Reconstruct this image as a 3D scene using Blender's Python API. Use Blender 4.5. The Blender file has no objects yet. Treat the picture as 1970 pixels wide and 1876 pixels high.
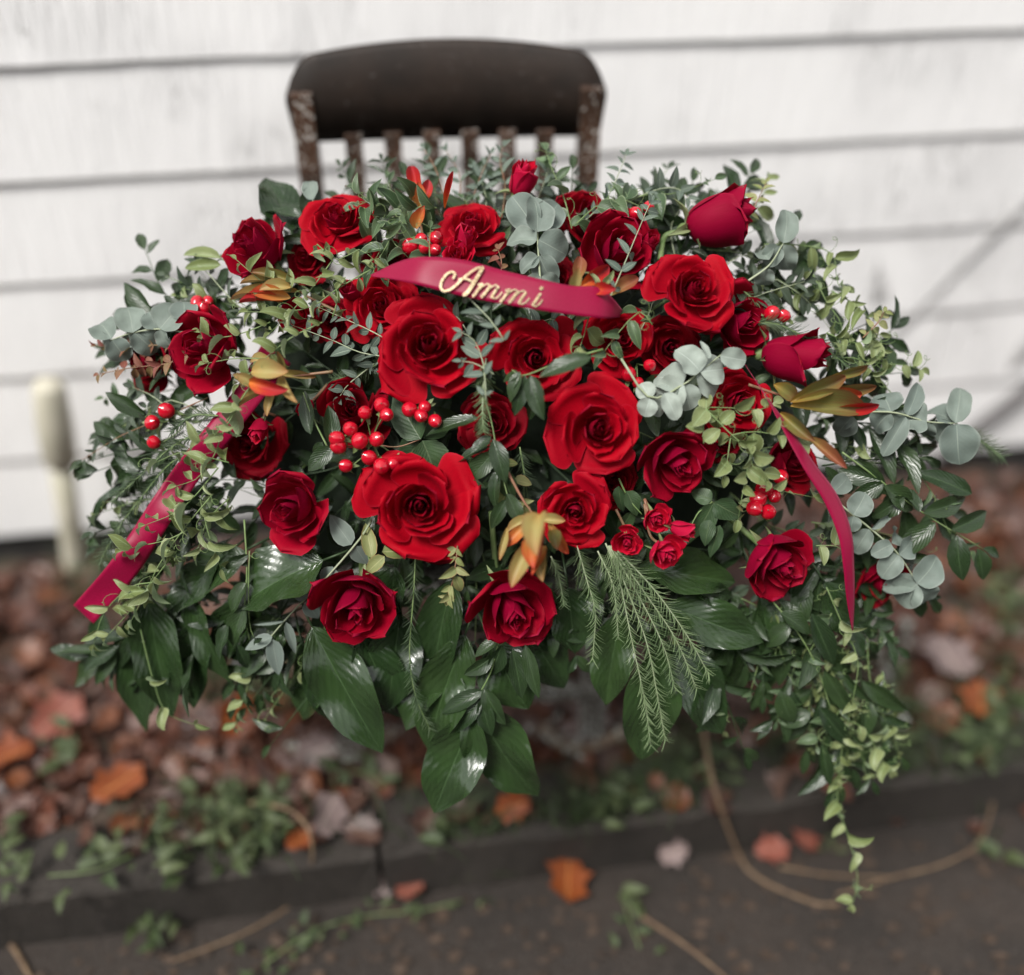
import bpy, math, random
from mathutils import Vector, Matrix, noise
R = random.Random(11)
sc = bpy.context.scene
COL = sc.collection

# ------------------------------------------------------------------ camera, sky, sun, exposure
PITCH = math.radians(36.0)
cd = bpy.data.cameras.new("camera"); cam_ob = bpy.data.objects.new("camera", cd); COL.objects.link(cam_ob)
cam_ob.location = (0, 0, 1.5); cam_ob.rotation_euler = (math.pi / 2 - PITCH, 0, 0)
cd.sensor_width = 36; cd.lens = 36; cd.clip_end = 200; cd.clip_start = 0.02
cd.dof.use_dof = True; cd.dof.focus_distance = 1.205; cd.dof.aperture_fstop = 0.7
sc.camera = cam_ob
world = bpy.data.worlds.new("World"); sc.world = world; world.use_nodes = True
nt = world.node_tree; nt.nodes.clear()
sky = nt.nodes.new("ShaderNodeTexSky"); sky.sky_type = 'NISHITA'; sky.sun_disc = False
SUN_EL, SUN_AZ = math.radians(56), math.radians(216)      # compass bearing the light comes from
sky.sun_elevation = SUN_EL; sky.sun_rotation = SUN_AZ
hs = nt.nodes.new("ShaderNodeHueSaturation"); hs.inputs['Saturation'].default_value = 0.06
bg = nt.nodes.new("ShaderNodeBackground"); bg.inputs['Strength'].default_value = 0.09
ow = nt.nodes.new("ShaderNodeOutputWorld")
nt.links.new(sky.outputs[0], hs.inputs['Color']); nt.links.new(hs.outputs[0], bg.inputs[0]); nt.links.new(bg.outputs[0], ow.inputs[0])
sl = bpy.data.lights.new("sun", 'SUN'); sun = bpy.data.objects.new("sun", sl); COL.objects.link(sun)
sl.energy = 1.5; sl.angle = math.radians(20); sl.color = (1.0, 0.97, 0.93)
sdir = Vector((math.sin(SUN_AZ) * math.cos(SUN_EL), math.cos(SUN_AZ) * math.cos(SUN_EL), math.sin(SUN_EL)))
sun.rotation_euler = sdir.to_track_quat('Z', 'Y').to_euler()
sc.view_settings.view_transform = 'Standard'; sc.view_settings.look = 'None'
sc.view_settings.exposure = 1.52; sc.view_settings.gamma = 1.0
sc.cycles.use_denoising = True
sc.cycles.max_bounces = 8; sc.cycles.diffuse_bounces = 3; sc.cycles.transmission_bounces = 3

# ------------------------------------------------------------------ helpers
CM = Matrix.Translation((0, 0, 1.5)) @ Matrix.Rotation(math.pi / 2 - PITCH, 4, 'X')
F, CX, CY = 1970.0, 985.0, 938.0
def C(px, py, d):                      # a picture position at a depth -> a point in the camera's frame
    return Vector(((px - CX) / F * d, -(py - CY) / F * d, -d))
def G(px, py, z):                      # the point of the plane z = const seen at a picture position
    o = Vector((0, 0, 1.5)); d = CM.to_3x3() @ C(px, py, 1)
    return o + d * ((z - 1.5) / d.z)
def dome(px, py):                      # distance of the spray's mound
    dx = (px - 1000) / 870; dy = (py - 800) / (470 if py < 800 else 640)
    return 1.2 + 0.064 * min(dx * dx + dy * dy, 1.7)
def D3(px, py, dz=0.0): return C(px, py, dome(px, py) + dz)

def smooth(me):
    me.polygons.foreach_set("use_smooth", [True] * len(me.polygons)); return me
def mesh(name, v, f, mat=None, uv=None, sm=True):
    me = bpy.data.meshes.new(name); me.from_pydata(v, [], f)
    if uv is not None:
        l = me.uv_layers.new(name="UVMap"); vi = [0] * len(me.loops); me.loops.foreach_get("vertex_index", vi)
        buf = []
        for i in vi: buf += uv[i]
        l.data.foreach_set("uv", buf)
    if sm: smooth(me)
    if mat: me.materials.append(mat)
    return me
def grid(name, nu, nv, fn, mat):       # fn(u in -1..1, v in 0..1)
    v, uv, f = [], [], []
    for j in range(nv + 1):
        for i in range(nu + 1):
            u = -1 + 2 * i / nu; w = j / nv
            v.append(fn(u, w)); uv.append(((u + 1) / 2, w))
    for j in range(nv):
        for i in range(nu):
            a = j * (nu + 1) + i; f.append((a, a + 1, a + nu + 2, a + nu + 1))
    return mesh(name, v, f, mat, uv)
def tube(name, pts, rad, mat, seg=6, cap=True):
    v, f, uv = [], [], []; n = len(pts); up = Vector((0.31, 0.2, 0.93))
    for i, p in enumerate(pts):
        t = (pts[min(i + 1, n - 1)] - pts[max(i - 1, 0)])
        t = t.normalized() if t.length > 1e-9 else Vector((0, 0, 1))
        a = t.cross(up)
        if a.length < .05: a = t.cross(Vector((1, 0, 0)))
        a.normalize(); b = t.cross(a); r = rad[i] if isinstance(rad, (list, tuple)) else rad
        for k in range(seg):
            th = 2 * math.pi * k / seg
            v.append(p + (a * math.cos(th) + b * math.sin(th)) * r); uv.append((k / seg, i / max(1, n - 1)))
    for i in range(n - 1):
        for k in range(seg):
            k2 = (k + 1) % seg; f.append((i * seg + k, i * seg + k2, (i + 1) * seg + k2, (i + 1) * seg + k))
    if cap: f.append(tuple(range(seg))[::-1]); f.append(tuple((n - 1) * seg + k for k in range(seg)))
    return mesh(name, v, f, mat, uv)
def spline(pts, n):                    # Catmull-Rom through pts, n points
    P = [pts[0] * 2 - pts[1]] + list(pts) + [pts[-1] * 2 - pts[-2]]
    out = []; m = len(pts) - 1
    for i in range(n):
        s = i / (n - 1) * m; k = min(int(s), m - 1); t = s - k
        a, b, c, d = P[k], P[k + 1], P[k + 2], P[k + 3]
        out.append(0.5 * ((2 * b) + (c - a) * t + (2 * a - 5 * b + 4 * c - d) * t * t + (3 * b - a - 3 * c + d) * t ** 3))
    return out
def basis(x, nrm, o, sx, sy=None, sz=None):   # frame: x along, nrm the facing side
    x = x.normalized(); y = nrm.cross(x)
    if y.length < 1e-4: y = Vector((0.3, 1, 0.2)).cross(x)
    y.normalize(); z = x.cross(y); sy = sx if sy is None else sy; sz = sx if sz is None else sz
    return Matrix(((x.x * sx, y.x * sy, z.x * sz, o.x), (x.y * sx, y.y * sy, z.y * sz, o.y), (x.z * sx, y.z * sy, z.z * sz, o.z), (0, 0, 0, 1)))
def thing(name, label, cat, loc, group=None, kind=None):
    o = bpy.data.objects.new(name, None); o.empty_display_size = .02; COL.objects.link(o); o.location = loc
    tag(o, label, cat, group, kind); return o
def tag(o, label=None, cat=None, group=None, kind=None):
    if label: o['label'] = label
    if cat: o['category'] = cat
    if group: o['group'] = group
    if kind: o['kind'] = kind
    return o
def part(name, me, root, M=None, mat=None, kind=None):     # M: world matrix
    o = bpy.data.objects.new(name, me); COL.objects.link(o); o.parent = root
    M = Matrix.Identity(4) if M is None else M
    inv = Matrix.Identity(4)
    r = root
    while r is not None:
        inv = inv @ r.matrix_basis.inverted_safe() if r.parent is None else inv
        r = r.parent
    o.matrix_basis = inv @ M
    if kind: o['kind'] = kind
    return o
def sub(name, me, parent):
    o = bpy.data.objects.new(name, me); COL.objects.link(o); o.parent = parent; return o
def single(name, me, label, cat, M=None, group=None, kind=None):
    o = bpy.data.objects.new(name, me); COL.objects.link(o)
    if M is not None: o.matrix_basis = M
    return tag(o, label, cat, group, kind)

# ------------------------------------------------------------------ materials
def mat(name):
    m = bpy.data.materials.new(name); m.use_nodes = True
    return m, m.node_tree, m.node_tree.nodes['Principled BSDF']
def N(t, typ, **kw):
    n = t.nodes.new(typ)
    for k, v in kw.items():
        if k in n.inputs: n.inputs[k].default_value = v
        else: setattr(n, k, v)
    return n
def mixc(t, fac, a, b, blend='MIX'):
    n = t.nodes.new("ShaderNodeMix"); n.data_type = 'RGBA'; n.blend_type = blend
    for s, x in ((0, fac), (6, a), (7, b)):
        if hasattr(x, 'is_output'): t.links.new(x, n.inputs[s])
        elif s == 0: n.inputs[s].default_value = x
        else: n.inputs[s].default_value = (*x, 1) if len(x) == 3 else x
    return n.outputs[2]
def math_(t, op, a, b=0.0, clamp=False):
    n = t.nodes.new("ShaderNodeMath"); n.operation = op; n.use_clamp = clamp
    for i, x in enumerate((a, b)):
        if hasattr(x, 'is_output'): t.links.new(x, n.inputs[i])
        else: n.inputs[i].default_value = x
    return n.outputs[0]
def maprange(t, x, a, b, c=0., d=1.):
    n = t.nodes.new("ShaderNodeMapRange"); n.clamp = True
    t.links.new(x, n.inputs[0])
    for i, v in enumerate((a, b, c, d)): n.inputs[i + 1].default_value = v
    return n.outputs[0]
def ramp(t, x, stops):
    n = t.nodes.new("ShaderNodeValToRGB"); e = n.color_ramp.elements
    while len(e) < len(stops): e.new(.5)
    for k, (p, c) in zip(e, stops): k.position = p; k.color = (*c, 1)
    t.links.new(x, n.inputs[0]); return n.outputs[0]
def uvsplit(t):
    u = t.nodes.new("ShaderNodeUVMap"); s = t.nodes.new("ShaderNodeSeparateXYZ"); t.links.new(u.outputs[0], s.inputs[0]); return u.outputs[0], s.outputs[0], s.outputs[1]
def add_translucent(t, bsdf, col, fac):
    tr = t.nodes.new("ShaderNodeBsdfTranslucent"); mx = t.nodes.new("ShaderNodeMixShader"); mx.inputs[0].default_value = fac
    if hasattr(col, 'is_output'): t.links.new(col, tr.inputs[0])
    else: tr.inputs[0].default_value = (*col, 1)
    out = t.nodes['Material Output']
    t.links.new(bsdf.outputs[0], mx.inputs[1]); t.links.new(tr.outputs[0], mx.inputs[2]); t.links.new(mx.outputs[0], out.inputs[0])
def bump(t, b, h, strength, dist):
    n = N(t, "ShaderNodeBump"); n.inputs['Strength'].default_value = strength; n.inputs['Distance'].default_value = dist
    t.links.new(h, n.inputs['Height']); t.links.new(n.outputs[0], b.inputs['Normal'])

def petal_mat(name, front, back, rim):
    m, t, b = mat(name)
    uv, u, v = uvsplit(t)
    geo = N(t, "ShaderNodeNewGeometry"); oi = N(t, "ShaderNodeObjectInfo")
    nz = N(t, "ShaderNodeTexNoise"); nz.inputs['Scale'].default_value = 4.0; nz.inputs['Detail'].default_value = 4
    mp = N(t, "ShaderNodeMapping"); mp.inputs['Scale'].default_value = (9, 1.2, 1); t.links.new(uv, mp.inputs[0]); t.links.new(mp.outputs[0], nz.inputs['Vector'])
    c = mixc(t, geo.outputs['Backfacing'], front, back)
    c = mixc(t, maprange(t, nz.outputs[0], .3, .75, 0, .35), c, tuple(x * .55 for x in front))
    c = mixc(t, maprange(t, oi.outputs['Random'], 0, 1, 0, .3), c, tuple(x * .6 for x in back))
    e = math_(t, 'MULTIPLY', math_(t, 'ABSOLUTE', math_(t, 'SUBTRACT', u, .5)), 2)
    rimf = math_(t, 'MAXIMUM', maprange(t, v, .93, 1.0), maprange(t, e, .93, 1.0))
    c = mixc(t, math_(t, 'MULTIPLY', rimf, .38), c, rim)  # paler margin paints in the light that thin petal edges catch
    t.links.new(c, b.inputs['Base Color']); b.inputs['Roughness'].default_value = .62
    b.inputs['Specular IOR Level'].default_value = .09
    b.inputs['Sheen Weight'].default_value = .03; b.inputs['Sheen Roughness'].default_value = .35; b.inputs['Sheen Tint'].default_value = (1, .12, .2, 1)
    w = N(t, "ShaderNodeTexWave"); w.bands_direction = 'X'; w.inputs['Scale'].default_value = 14; w.inputs['Distortion'].default_value = 3; w.inputs['Detail'].default_value = 3; t.links.new(uv, w.inputs[0])
    bump(t, b, w.outputs['Fac'], .10, .0006)
    add_translucent(t, b, c, .16)
    return m
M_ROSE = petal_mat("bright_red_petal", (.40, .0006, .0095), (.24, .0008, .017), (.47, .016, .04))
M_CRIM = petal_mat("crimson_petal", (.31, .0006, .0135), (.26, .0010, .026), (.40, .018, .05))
M_SHADED = petal_mat("shaded_red_petal", (.25, .0006, .0075), (.18, .0008, .014), (.34, .013, .03))  # darker copy for roses set back in the spray, their shade painted in
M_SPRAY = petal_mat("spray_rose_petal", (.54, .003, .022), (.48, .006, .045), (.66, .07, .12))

def leaf_mat(name, c1, c2, vein, rough, spec, veinw=.03, trans=.15, edge=None, back=None, streak=.5, coat=0.0, sv=.22, bs=.35, und=1.5):
    m, t, b = mat(name)
    uv, u, v = uvsplit(t)
    geo = N(t, "ShaderNodeNewGeometry"); oi = N(t, "ShaderNodeObjectInfo")
    e = math_(t, 'MULTIPLY', math_(t, 'ABSOLUTE', math_(t, 'SUBTRACT', u, .5)), 2)
    nz = N(t, "ShaderNodeTexNoise"); nz.inputs['Scale'].default_value = 3; nz.inputs['Detail'].default_value = 5
    tc = N(t, "ShaderNodeTexCoord"); ad = N(t, "ShaderNodeVectorMath"); ad.operation = 'ADD'
    t.links.new(uv, ad.inputs[0]); t.links.new(oi.outputs['Random'], ad.inputs[1]); t.links.new(ad.outputs[0], nz.inputs['Vector'])
    c = mixc(t, maprange(t, oi.outputs['Random'], 0, 1), c1, c2)
    c = mixc(t, maprange(t, nz.outputs[0], .35, .7, 0, streak), c, tuple(x * .6 for x in c1))
    if back: c = mixc(t, geo.outputs['Backfacing'], c, back)
    # parallel side veins leaning forward
    s = math_(t, 'SINE', math_(t, 'MULTIPLY', math_(t, 'SUBTRACT', v, math_(t, 'MULTIPLY', e, .35)), 70))
    c = mixc(t, maprange(t, s, .6, 1, 0, sv), c, vein)
    c = mixc(t, maprange(t, e, veinw, veinw * 2.4, .8, 0), c, vein)
    if edge: c = mixc(t, maprange(t, e, .86, .97, 0, .7), c, edge)
    t.links.new(c, b.inputs['Base Color']); b.inputs['Roughness'].default_value = rough; b.inputs['Specular IOR Level'].default_value = spec
    t.links.new(maprange(t, nz.outputs[0], .3, .7, rough - .1, rough + .14), b.inputs['Roughness'])
    if coat: b.inputs['Coat Weight'].default_value = coat; b.inputs['Coat Roughness'].default_value = .2
    h = math_(t, 'ADD', math_(t, 'ADD', math_(t, 'MULTIPLY', s, .25), maprange(t, e, .0, .08, -1, 0)), math_(t, 'MULTIPLY', nz.outputs[0], und))
    bump(t, b, h, bs, .0012)
    add_translucent(t, b, c, trans)
    return m
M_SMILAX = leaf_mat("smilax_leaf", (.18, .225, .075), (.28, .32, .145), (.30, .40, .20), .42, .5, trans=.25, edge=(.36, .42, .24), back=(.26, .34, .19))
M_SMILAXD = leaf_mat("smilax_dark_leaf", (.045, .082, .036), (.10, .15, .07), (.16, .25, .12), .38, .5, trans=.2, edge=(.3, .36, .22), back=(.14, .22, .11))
M_RUSCUS = leaf_mat("ruscus_leaf", (.017, .034, .013), (.034, .060, .021), (.05, .085, .036), .28, .5, trans=.12, back=(.07, .12, .055))
M_BIG = leaf_mat("aspidistra_leaf", (.018, .038, .013), (.032, .062, .018), (.05, .09, .035), .20, .5, veinw=.012, trans=.08, streak=.6, coat=.35, sv=.12, und=9, bs=.5)
M_EUC = leaf_mat("eucalyptus_leaf", (.195, .235, .20), (.135, .17, .148), (.27, .31, .26), .6, .3, trans=.1, streak=.6, veinw=.012, edge=(.22, .25, .22), sv=.03, bs=.1)
M_EUCL = leaf_mat("pale_eucalyptus_leaf", (.34, .385, .335), (.26, .305, .265), (.44, .5, .45), .6, .3, trans=.1, streak=.55, veinw=.012, sv=.03, bs=.1)
M_PARV = leaf_mat("small_eucalyptus_leaf", (.075, .105, .082), (.12, .155, .12), (.3, .36, .28), .55, .35, trans=.12, streak=.4, back=(.17, .21, .175))
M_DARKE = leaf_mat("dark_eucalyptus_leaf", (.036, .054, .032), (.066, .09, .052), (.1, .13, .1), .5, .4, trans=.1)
M_RED = leaf_mat("red_leaf", (.22, .06, .05), (.20, .17, .06), (.35, .15, .1), .5, .4, trans=.2, back=(.25, .22, .1))
M_OLIVE = leaf_mat("olive_leaf", (.20, .24, .08), (.30, .30, .13), (.4, .4, .2), .5, .4, trans=.2, edge=(.4, .25, .12))
M_SEPAL = leaf_mat("sepal", (.17, .24, .08), (.28, .32, .16), (.36, .4, .24), .5, .4, trans=.2)
M_HYP = leaf_mat("hypericum_leaf", (.035, .07, .03), (.05, .09, .035), (.09, .13, .06), .45, .4)
M_WEED = leaf_mat("weed_leaf", (.035, .055, .02), (.10, .12, .05), (.14, .2, .08), .5, .4, trans=.2)

def bract_mat(name, base, mid, tip):
    m, t, b = mat(name); uv, u, v = uvsplit(t)
    nz = N(t, "ShaderNodeTexNoise"); nz.inputs['Scale'].default_value = 3; mp = N(t, "ShaderNodeMapping"); mp.inputs['Scale'].default_value = (12, 1, 1)
    t.links.new(uv, mp.inputs[0]); t.links.new(mp.outputs[0], nz.inputs['Vector'])
    x = math_(t, 'ADD', v, maprange(t, nz.outputs[0], .3, .7, -.16, .16))
    c = ramp(t, x, ((.05, base), (.5, mid), (.92, tip)))
    e = math_(t, 'MULTIPLY', math_(t, 'ABSOLUTE', math_(t, 'SUBTRACT', u, .5)), 2)
    c = mixc(t, maprange(t, e, .8, 1, 0, .6), c, tip)
    t.links.new(c, b.inputs['Base Color']); b.inputs['Roughness'].default_value = .5; b.inputs['Specular IOR Level'].default_value = .35
    bump(t, b, nz.outputs[0], .2, .001); add_translucent(t, b, c, .2); return m
M_BR_OLIVE = bract_mat("olive_bract", (.30, .18, .03), (.17, .17, .05), (.20, .07, .028))
M_BR_ORANGE = bract_mat("orange_bract", (.46, .27, .08), (.50, .17, .04), (.42, .04, .02))
M_BR_YELLOW = bract_mat("yellow_bract", (.40, .26, .08), (.35, .30, .11), (.34, .17, .065))
M_BR_RED = bract_mat("red_bract", (.62, .18, .03), (.42, .02, .015), (.30, .012, .02))
M_BR_BROWN = bract_mat("brown_bract", (.28, .22, .06), (.25, .10, .04), (.22, .05, .03))

def plain(name, c, rough=.6, spec=.4, nscale=0, c2=None, bumpd=0, **kw):
    m, t, b = mat(name); b.inputs['Roughness'].default_value = rough; b.inputs['Specular IOR Level'].default_value = spec
    if nscale:
        tc = N(t, "ShaderNodeTexCoord"); nz = N(t, "ShaderNodeTexNoise"); nz.inputs['Scale'].default_value = nscale; nz.inputs['Detail'].default_value = 8
        t.links.new(tc.outputs['Object'], nz.inputs['Vector'])
        t.links.new(mixc(t, maprange(t, nz.outputs[0], .35, .65), c, c2 or tuple(x * .6 for x in c)), b.inputs['Base Color'])
        if bumpd: bump(t, b, nz.outputs[0], .6, bumpd)
    else: b.inputs['Base Color'].default_value = (*c, 1)
    for k, v in kw.items(): b.inputs[k.replace('_', ' ')].default_value = v
    return m
M_STEM = plain("green_stem", (.12, .19, .06), .5, nscale=60, c2=(.18, .24, .1))
M_STEMD = plain("dark_stem", (.035, .065, .025), .5, nscale=60)
M_STEMP = plain("pale_stem", (.34, .38, .26), .5, nscale=60, c2=(.26, .3, .18))
M_STEMR = plain("reddish_stem", (.26, .11, .07), .5, nscale=60, c2=(.18, .12, .06))
M_BARK = plain("twig_bark", (.12, .08, .055), .8, nscale=90, c2=(.2, .15, .11), bumpd=.001)
M_BERRY = plain("hypericum_berry", (.50, .004, .014), .16, .6, nscale=70, c2=(.42, .003, .02), Coat_Weight=.4, Coat_Roughness=.08)
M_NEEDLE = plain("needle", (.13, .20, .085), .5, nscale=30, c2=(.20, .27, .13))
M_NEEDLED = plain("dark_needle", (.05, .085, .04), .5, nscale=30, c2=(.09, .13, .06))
M_FOAM = plain("wet_foam", (.012, .022, .010), .9, nscale=60, bumpd=.004)
M_DRY = plain("dry_stalk", (.20, .135, .08), .7, nscale=50, c2=(.12, .075, .045), bumpd=.001)
M_LICHEN = plain("lichen", (.5, .52, .48), .95, nscale=140, c2=(.32, .34, .31), bumpd=.004)

# satin ribbon
def ribbon_mat():
    m, t, b = mat("satin_ribbon"); uv, u, v = uvsplit(t)
    w = N(t, "ShaderNodeTexNoise"); w.inputs['Scale'].default_value = 1; w.inputs['Detail'].default_value = 2
    mp = N(t, "ShaderNodeMapping"); mp.inputs['Scale'].default_value = (220, 90, 1); t.links.new(uv, mp.inputs[0]); t.links.new(mp.outputs[0], w.inputs['Vector'])
    c = mixc(t, maprange(t, w.outputs[0], .3, .7), (.20, .0022, .026), (.25, .0035, .038))
    t.links.new(c, b.inputs['Base Color']); b.inputs['Roughness'].default_value = .42; b.inputs['Specular IOR Level'].default_value = .22
    b.inputs['Anisotropic'].default_value = .5; b.inputs['Sheen Weight'].default_value = .12; b.inputs['Sheen Tint'].default_value = (1, .25, .4, 1); b.inputs['Sheen Roughness'].default_value = .4
    bump(t, b, w.outputs[0], .08, .0004); return m
M_RIBBON = ribbon_mat()
def glitter_mat():
    m, t, b = mat("gold_glitter"); tc = N(t, "ShaderNodeTexCoord"); vo = N(t, "ShaderNodeTexVoronoi"); vo.inputs['Scale'].default_value = 900
    t.links.new(tc.outputs['Object'], vo.inputs['Vector'])
    c = ramp(t, vo.outputs['Color'], ((.2, (.10, .06, .02)), (.5, (.36, .25, .11)), (.8, (.54, .43, .26))))
    t.links.new(c, b.inputs['Base Color']); b.inputs['Roughness'].default_value = .45; b.inputs['Metallic'].default_value = .25; return m
M_GLIT = glitter_mat()
M_GLITE = plain("cream_foil_edge", (.50, .41, .28), .45, .5)

def wall_mat():
    m, t, b = mat("white_clapboard_paint"); tc = N(t, "ShaderNodeTexCoord"); oi = N(t, "ShaderNodeObjectInfo")
    ad = N(t, "ShaderNodeVectorMath"); ad.operation = 'ADD'; t.links.new(tc.outputs['Object'], ad.inputs[0]); t.links.new(oi.outputs['Random'], ad.inputs[1])
    mp = N(t, "ShaderNodeMapping"); mp.inputs['Scale'].default_value = (60, 60, 5); t.links.new(ad.outputs[0], mp.inputs[0])
    n1 = N(t, "ShaderNodeTexNoise"); n1.inputs['Scale'].default_value = 1.6; n1.inputs['Detail'].default_value = 8; t.links.new(mp.outputs[0], n1.inputs['Vector'])
    n2 = N(t, "ShaderNodeTexNoise"); n2.inputs['Scale'].default_value = 3.2; n2.inputs['Detail'].default_value = 6; t.links.new(ad.outputs[0], n2.inputs['Vector'])
    vo = N(t, "ShaderNodeTexVoronoi"); vo.feature = 'DISTANCE_TO_EDGE'; vo.inputs['Scale'].default_value = 1.1; t.links.new(mp.outputs[0], vo.inputs['Vector'])
    c = mixc(t, maprange(t, n2.outputs[0], .35, .7), (.83, .82, .81), (.75, .74, .735))
    crack = math_(t, 'MULTIPLY', maprange(t, vo.outputs[0], 0, .035, 1, 0), maprange(t, n2.outputs[0], .50, .60))
    c = mixc(t, math_(t, 'MULTIPLY', crack, .45), c, (.34, .33, .31))
    t.links.new(c, b.inputs['Base Color']); b.inputs['Roughness'].default_value = .5; b.inputs['Specular IOR Level'].default_value = .35
    bump(t, b, math_(t, 'SUBTRACT', n1.outputs[0], math_(t, 'MULTIPLY', crack, .6)), .7, .005); return m
M_WALL = wall_mat()
M_STAIN = plain("bare_grey_wood", (.06, .055, .05), .9, nscale=200, c2=(.22, .21, .2), bumpd=.002)
M_GAP = plain("dark_foundation", (.045, .042, .04), .9, nscale=20, bumpd=.003)
def chair_mat(name, c1, c2, sp, thr):
    m, t, b = mat(name); tc = N(t, "ShaderNodeTexCoord"); oi = N(t, "ShaderNodeObjectInfo")
    ad = N(t, "ShaderNodeVectorMath"); ad.operation = 'ADD'; t.links.new(tc.outputs['Object'], ad.inputs[0]); t.links.new(oi.outputs['Random'], ad.inputs[1])
    n1 = N(t, "ShaderNodeTexNoise"); n1.inputs['Scale'].default_value = 22; n1.inputs['Detail'].default_value = 6; t.links.new(ad.outputs[0], n1.inputs['Vector'])
    n2 = N(t, "ShaderNodeTexNoise"); n2.inputs['Scale'].default_value = 150; n2.inputs['Detail'].default_value = 5; t.links.new(ad.outputs[0], n2.inputs['Vector'])
    c = mixc(t, maprange(t, n1.outputs[0], .35, .65), c1, c2)
    s = maprange(t, math_(t, 'ADD', n2.outputs[0], math_(t, 'MULTIPLY', n1.outputs[0], .25)), thr, thr + .03)
    c = mixc(t, s, c, sp); t.links.new(c, b.inputs['Base Color']); b.inputs['Roughness'].default_value = .62; b.inputs['Specular IOR Level'].default_value = .3
    bump(t, b, math_(t, 'ADD', n1.outputs[0], s), .4, .0015); return m
M_CHAIR = chair_mat("weathered_brown_wood", (.028, .015, .009), (.065, .031, .017), (.40, .38, .35), .73)
M_RAIL = chair_mat("dark_top_rail_wood", (.013, .0085, .006), (.021, .013, .009), (.07, .06, .055), .80)
M_CHAIRL = chair_mat("lichened_grey_wood", (.07, .055, .045), (.13, .11, .095), (.5, .51, .48), .66)
M_CREAM = plain("cream_paint", (.50, .47, .38), .5, nscale=14, c2=(.40, .38, .29), bumpd=.001)
M_GREY = plain("grey_weathered_pole", (.36, .35, .345), .6, nscale=25, c2=(.30, .295, .29), bumpd=.001)
M_GREYD = plain("dark_grey_pole", (.09, .085, .085), .6, nscale=25, c2=(.14, .13, .13), bumpd=.001)

def soil_mat():
    m, t, b = mat("leafy_soil"); tc = N(t, "ShaderNodeTexCoord")
    n1 = N(t, "ShaderNodeTexNoise"); n1.inputs['Scale'].default_value = 9; n1.inputs['Detail'].default_value = 8; t.links.new(tc.outputs['Object'], n1.inputs['Vector'])
    n2 = N(t, "ShaderNodeTexNoise"); n2.inputs['Scale'].default_value = 70; n2.inputs['Detail'].default_value = 6; t.links.new(tc.outputs['Object'], n2.inputs['Vector'])
    c = ramp(t, n1.outputs[0], ((.3, (.028, .022, .017)), (.5, (.055, .034, .022)), (.7, (.045, .05, .028))))
    c = mixc(t, maprange(t, n2.outputs[0], .4, .7, 0, .6), c, (.09, .06, .04))
    t.links.new(c, b.inputs['Base Color']); b.inputs['Roughness'].default_value = .85; bump(t, b, n2.outputs[0], .8, .008); return m
M_SOIL = soil_mat()
def asphalt_mat(name, c1, c2, sc1):
    m, t, b = mat(name); tc = N(t, "ShaderNodeTexCoord")
    n1 = N(t, "ShaderNodeTexNoise"); n1.inputs['Scale'].default_value = 6; n1.inputs['Detail'].default_value = 8; t.links.new(tc.outputs['Object'], n1.inputs['Vector'])
    n2 = N(t, "ShaderNodeTexVoronoi"); n2.inputs['Scale'].default_value = sc1; t.links.new(tc.outputs['Object'], n2.inputs['Vector'])
    n3 = N(t, "ShaderNodeTexNoise"); n3.inputs['Scale'].default_value = 90; n3.inputs['Detail'].default_value = 4; t.links.new(tc.outputs['Object'], n3.inputs['Vector'])
    c = mixc(t, maprange(t, n1.outputs[0], .35, .65), c1, c2)
    c = mixc(t, maprange(t, n2.outputs['Color'], .7, .95, 0, .5), c, (.085, .07, .06))
    c = mixc(t, maprange(t, n3.outputs[0], .55, .75, 0, .5), c, (.02, .02, .018))
    t.links.new(c, b.inputs['Base Color']); b.inputs['Roughness'].default_value = .8
    bump(t, b, n2.outputs['Distance'], .7, .004); return m
M_ASPH = asphalt_mat("damp_asphalt", (.017, .0125, .0095), (.031, .022, .0165), 260)
M_KERB = asphalt_mat("dark_kerb_stone", (.018, .0140, .0108), (.028, .022, .017), 200)
def litter_mat():
    m, t, b = mat("fallen_leaf"); uv, u, v = uvsplit(t); oi = N(t, "ShaderNodeObjectInfo"); at = N(t, "ShaderNodeAttribute", attribute_name="tone")
    x = math_(t, 'FRACT', math_(t, 'ADD', oi.outputs['Random'], at.outputs['Fac']))
    c = ramp(t, x, ((0, (.03, .012, .009)), (.3, (.07, .022, .013)), (.5, (.10, .028, .013)), (.64, (.16, .05, .016)), (.74, (.05, .025, .02)), (.93, (.075, .038, .027)), (1, (.20, .14, .12))))
    nz = N(t, "ShaderNodeTexNoise"); nz.inputs['Scale'].default_value = 6; t.links.new(uv, nz.inputs['Vector'])
    c = mixc(t, maprange(t, nz.outputs[0], .4, .7, 0, .6), c, (.05, .025, .016))
    e = math_(t, 'ABSOLUTE', math_(t, 'SUBTRACT', u, .5)); c = mixc(t, maprange(t, e, .01, .03, .6, 0), c, (.25, .14, .08))
    t.links.new(c, b.inputs['Base Color']); b.inputs['Roughness'].default_value = .45; b.inputs['Specular IOR Level'].default_value = .45
    bump(t, b, nz.outputs[0], .5, .003); return m
M_LITTER = litter_mat()
M_CRUMB = plain("leaf_crumb", (.03, .02, .014), .8, nscale=30, c2=(.07, .045, .03))
M_ORANGE = leaf_mat("orange_fallen_leaf", (.24, .055, .012), (.19, .04, .010), (.5, .2, .06), .5, .4)
M_PINKL = leaf_mat("pale_pink_fallen_leaf", (.27, .20, .19), (.20, .145, .135), (.56, .45, .4), .5, .4)
M_REDL = leaf_mat("red_brown_fallen_leaf", (.26, .075, .05), (.2, .06, .04), (.4, .2, .15), .5, .4)
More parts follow.
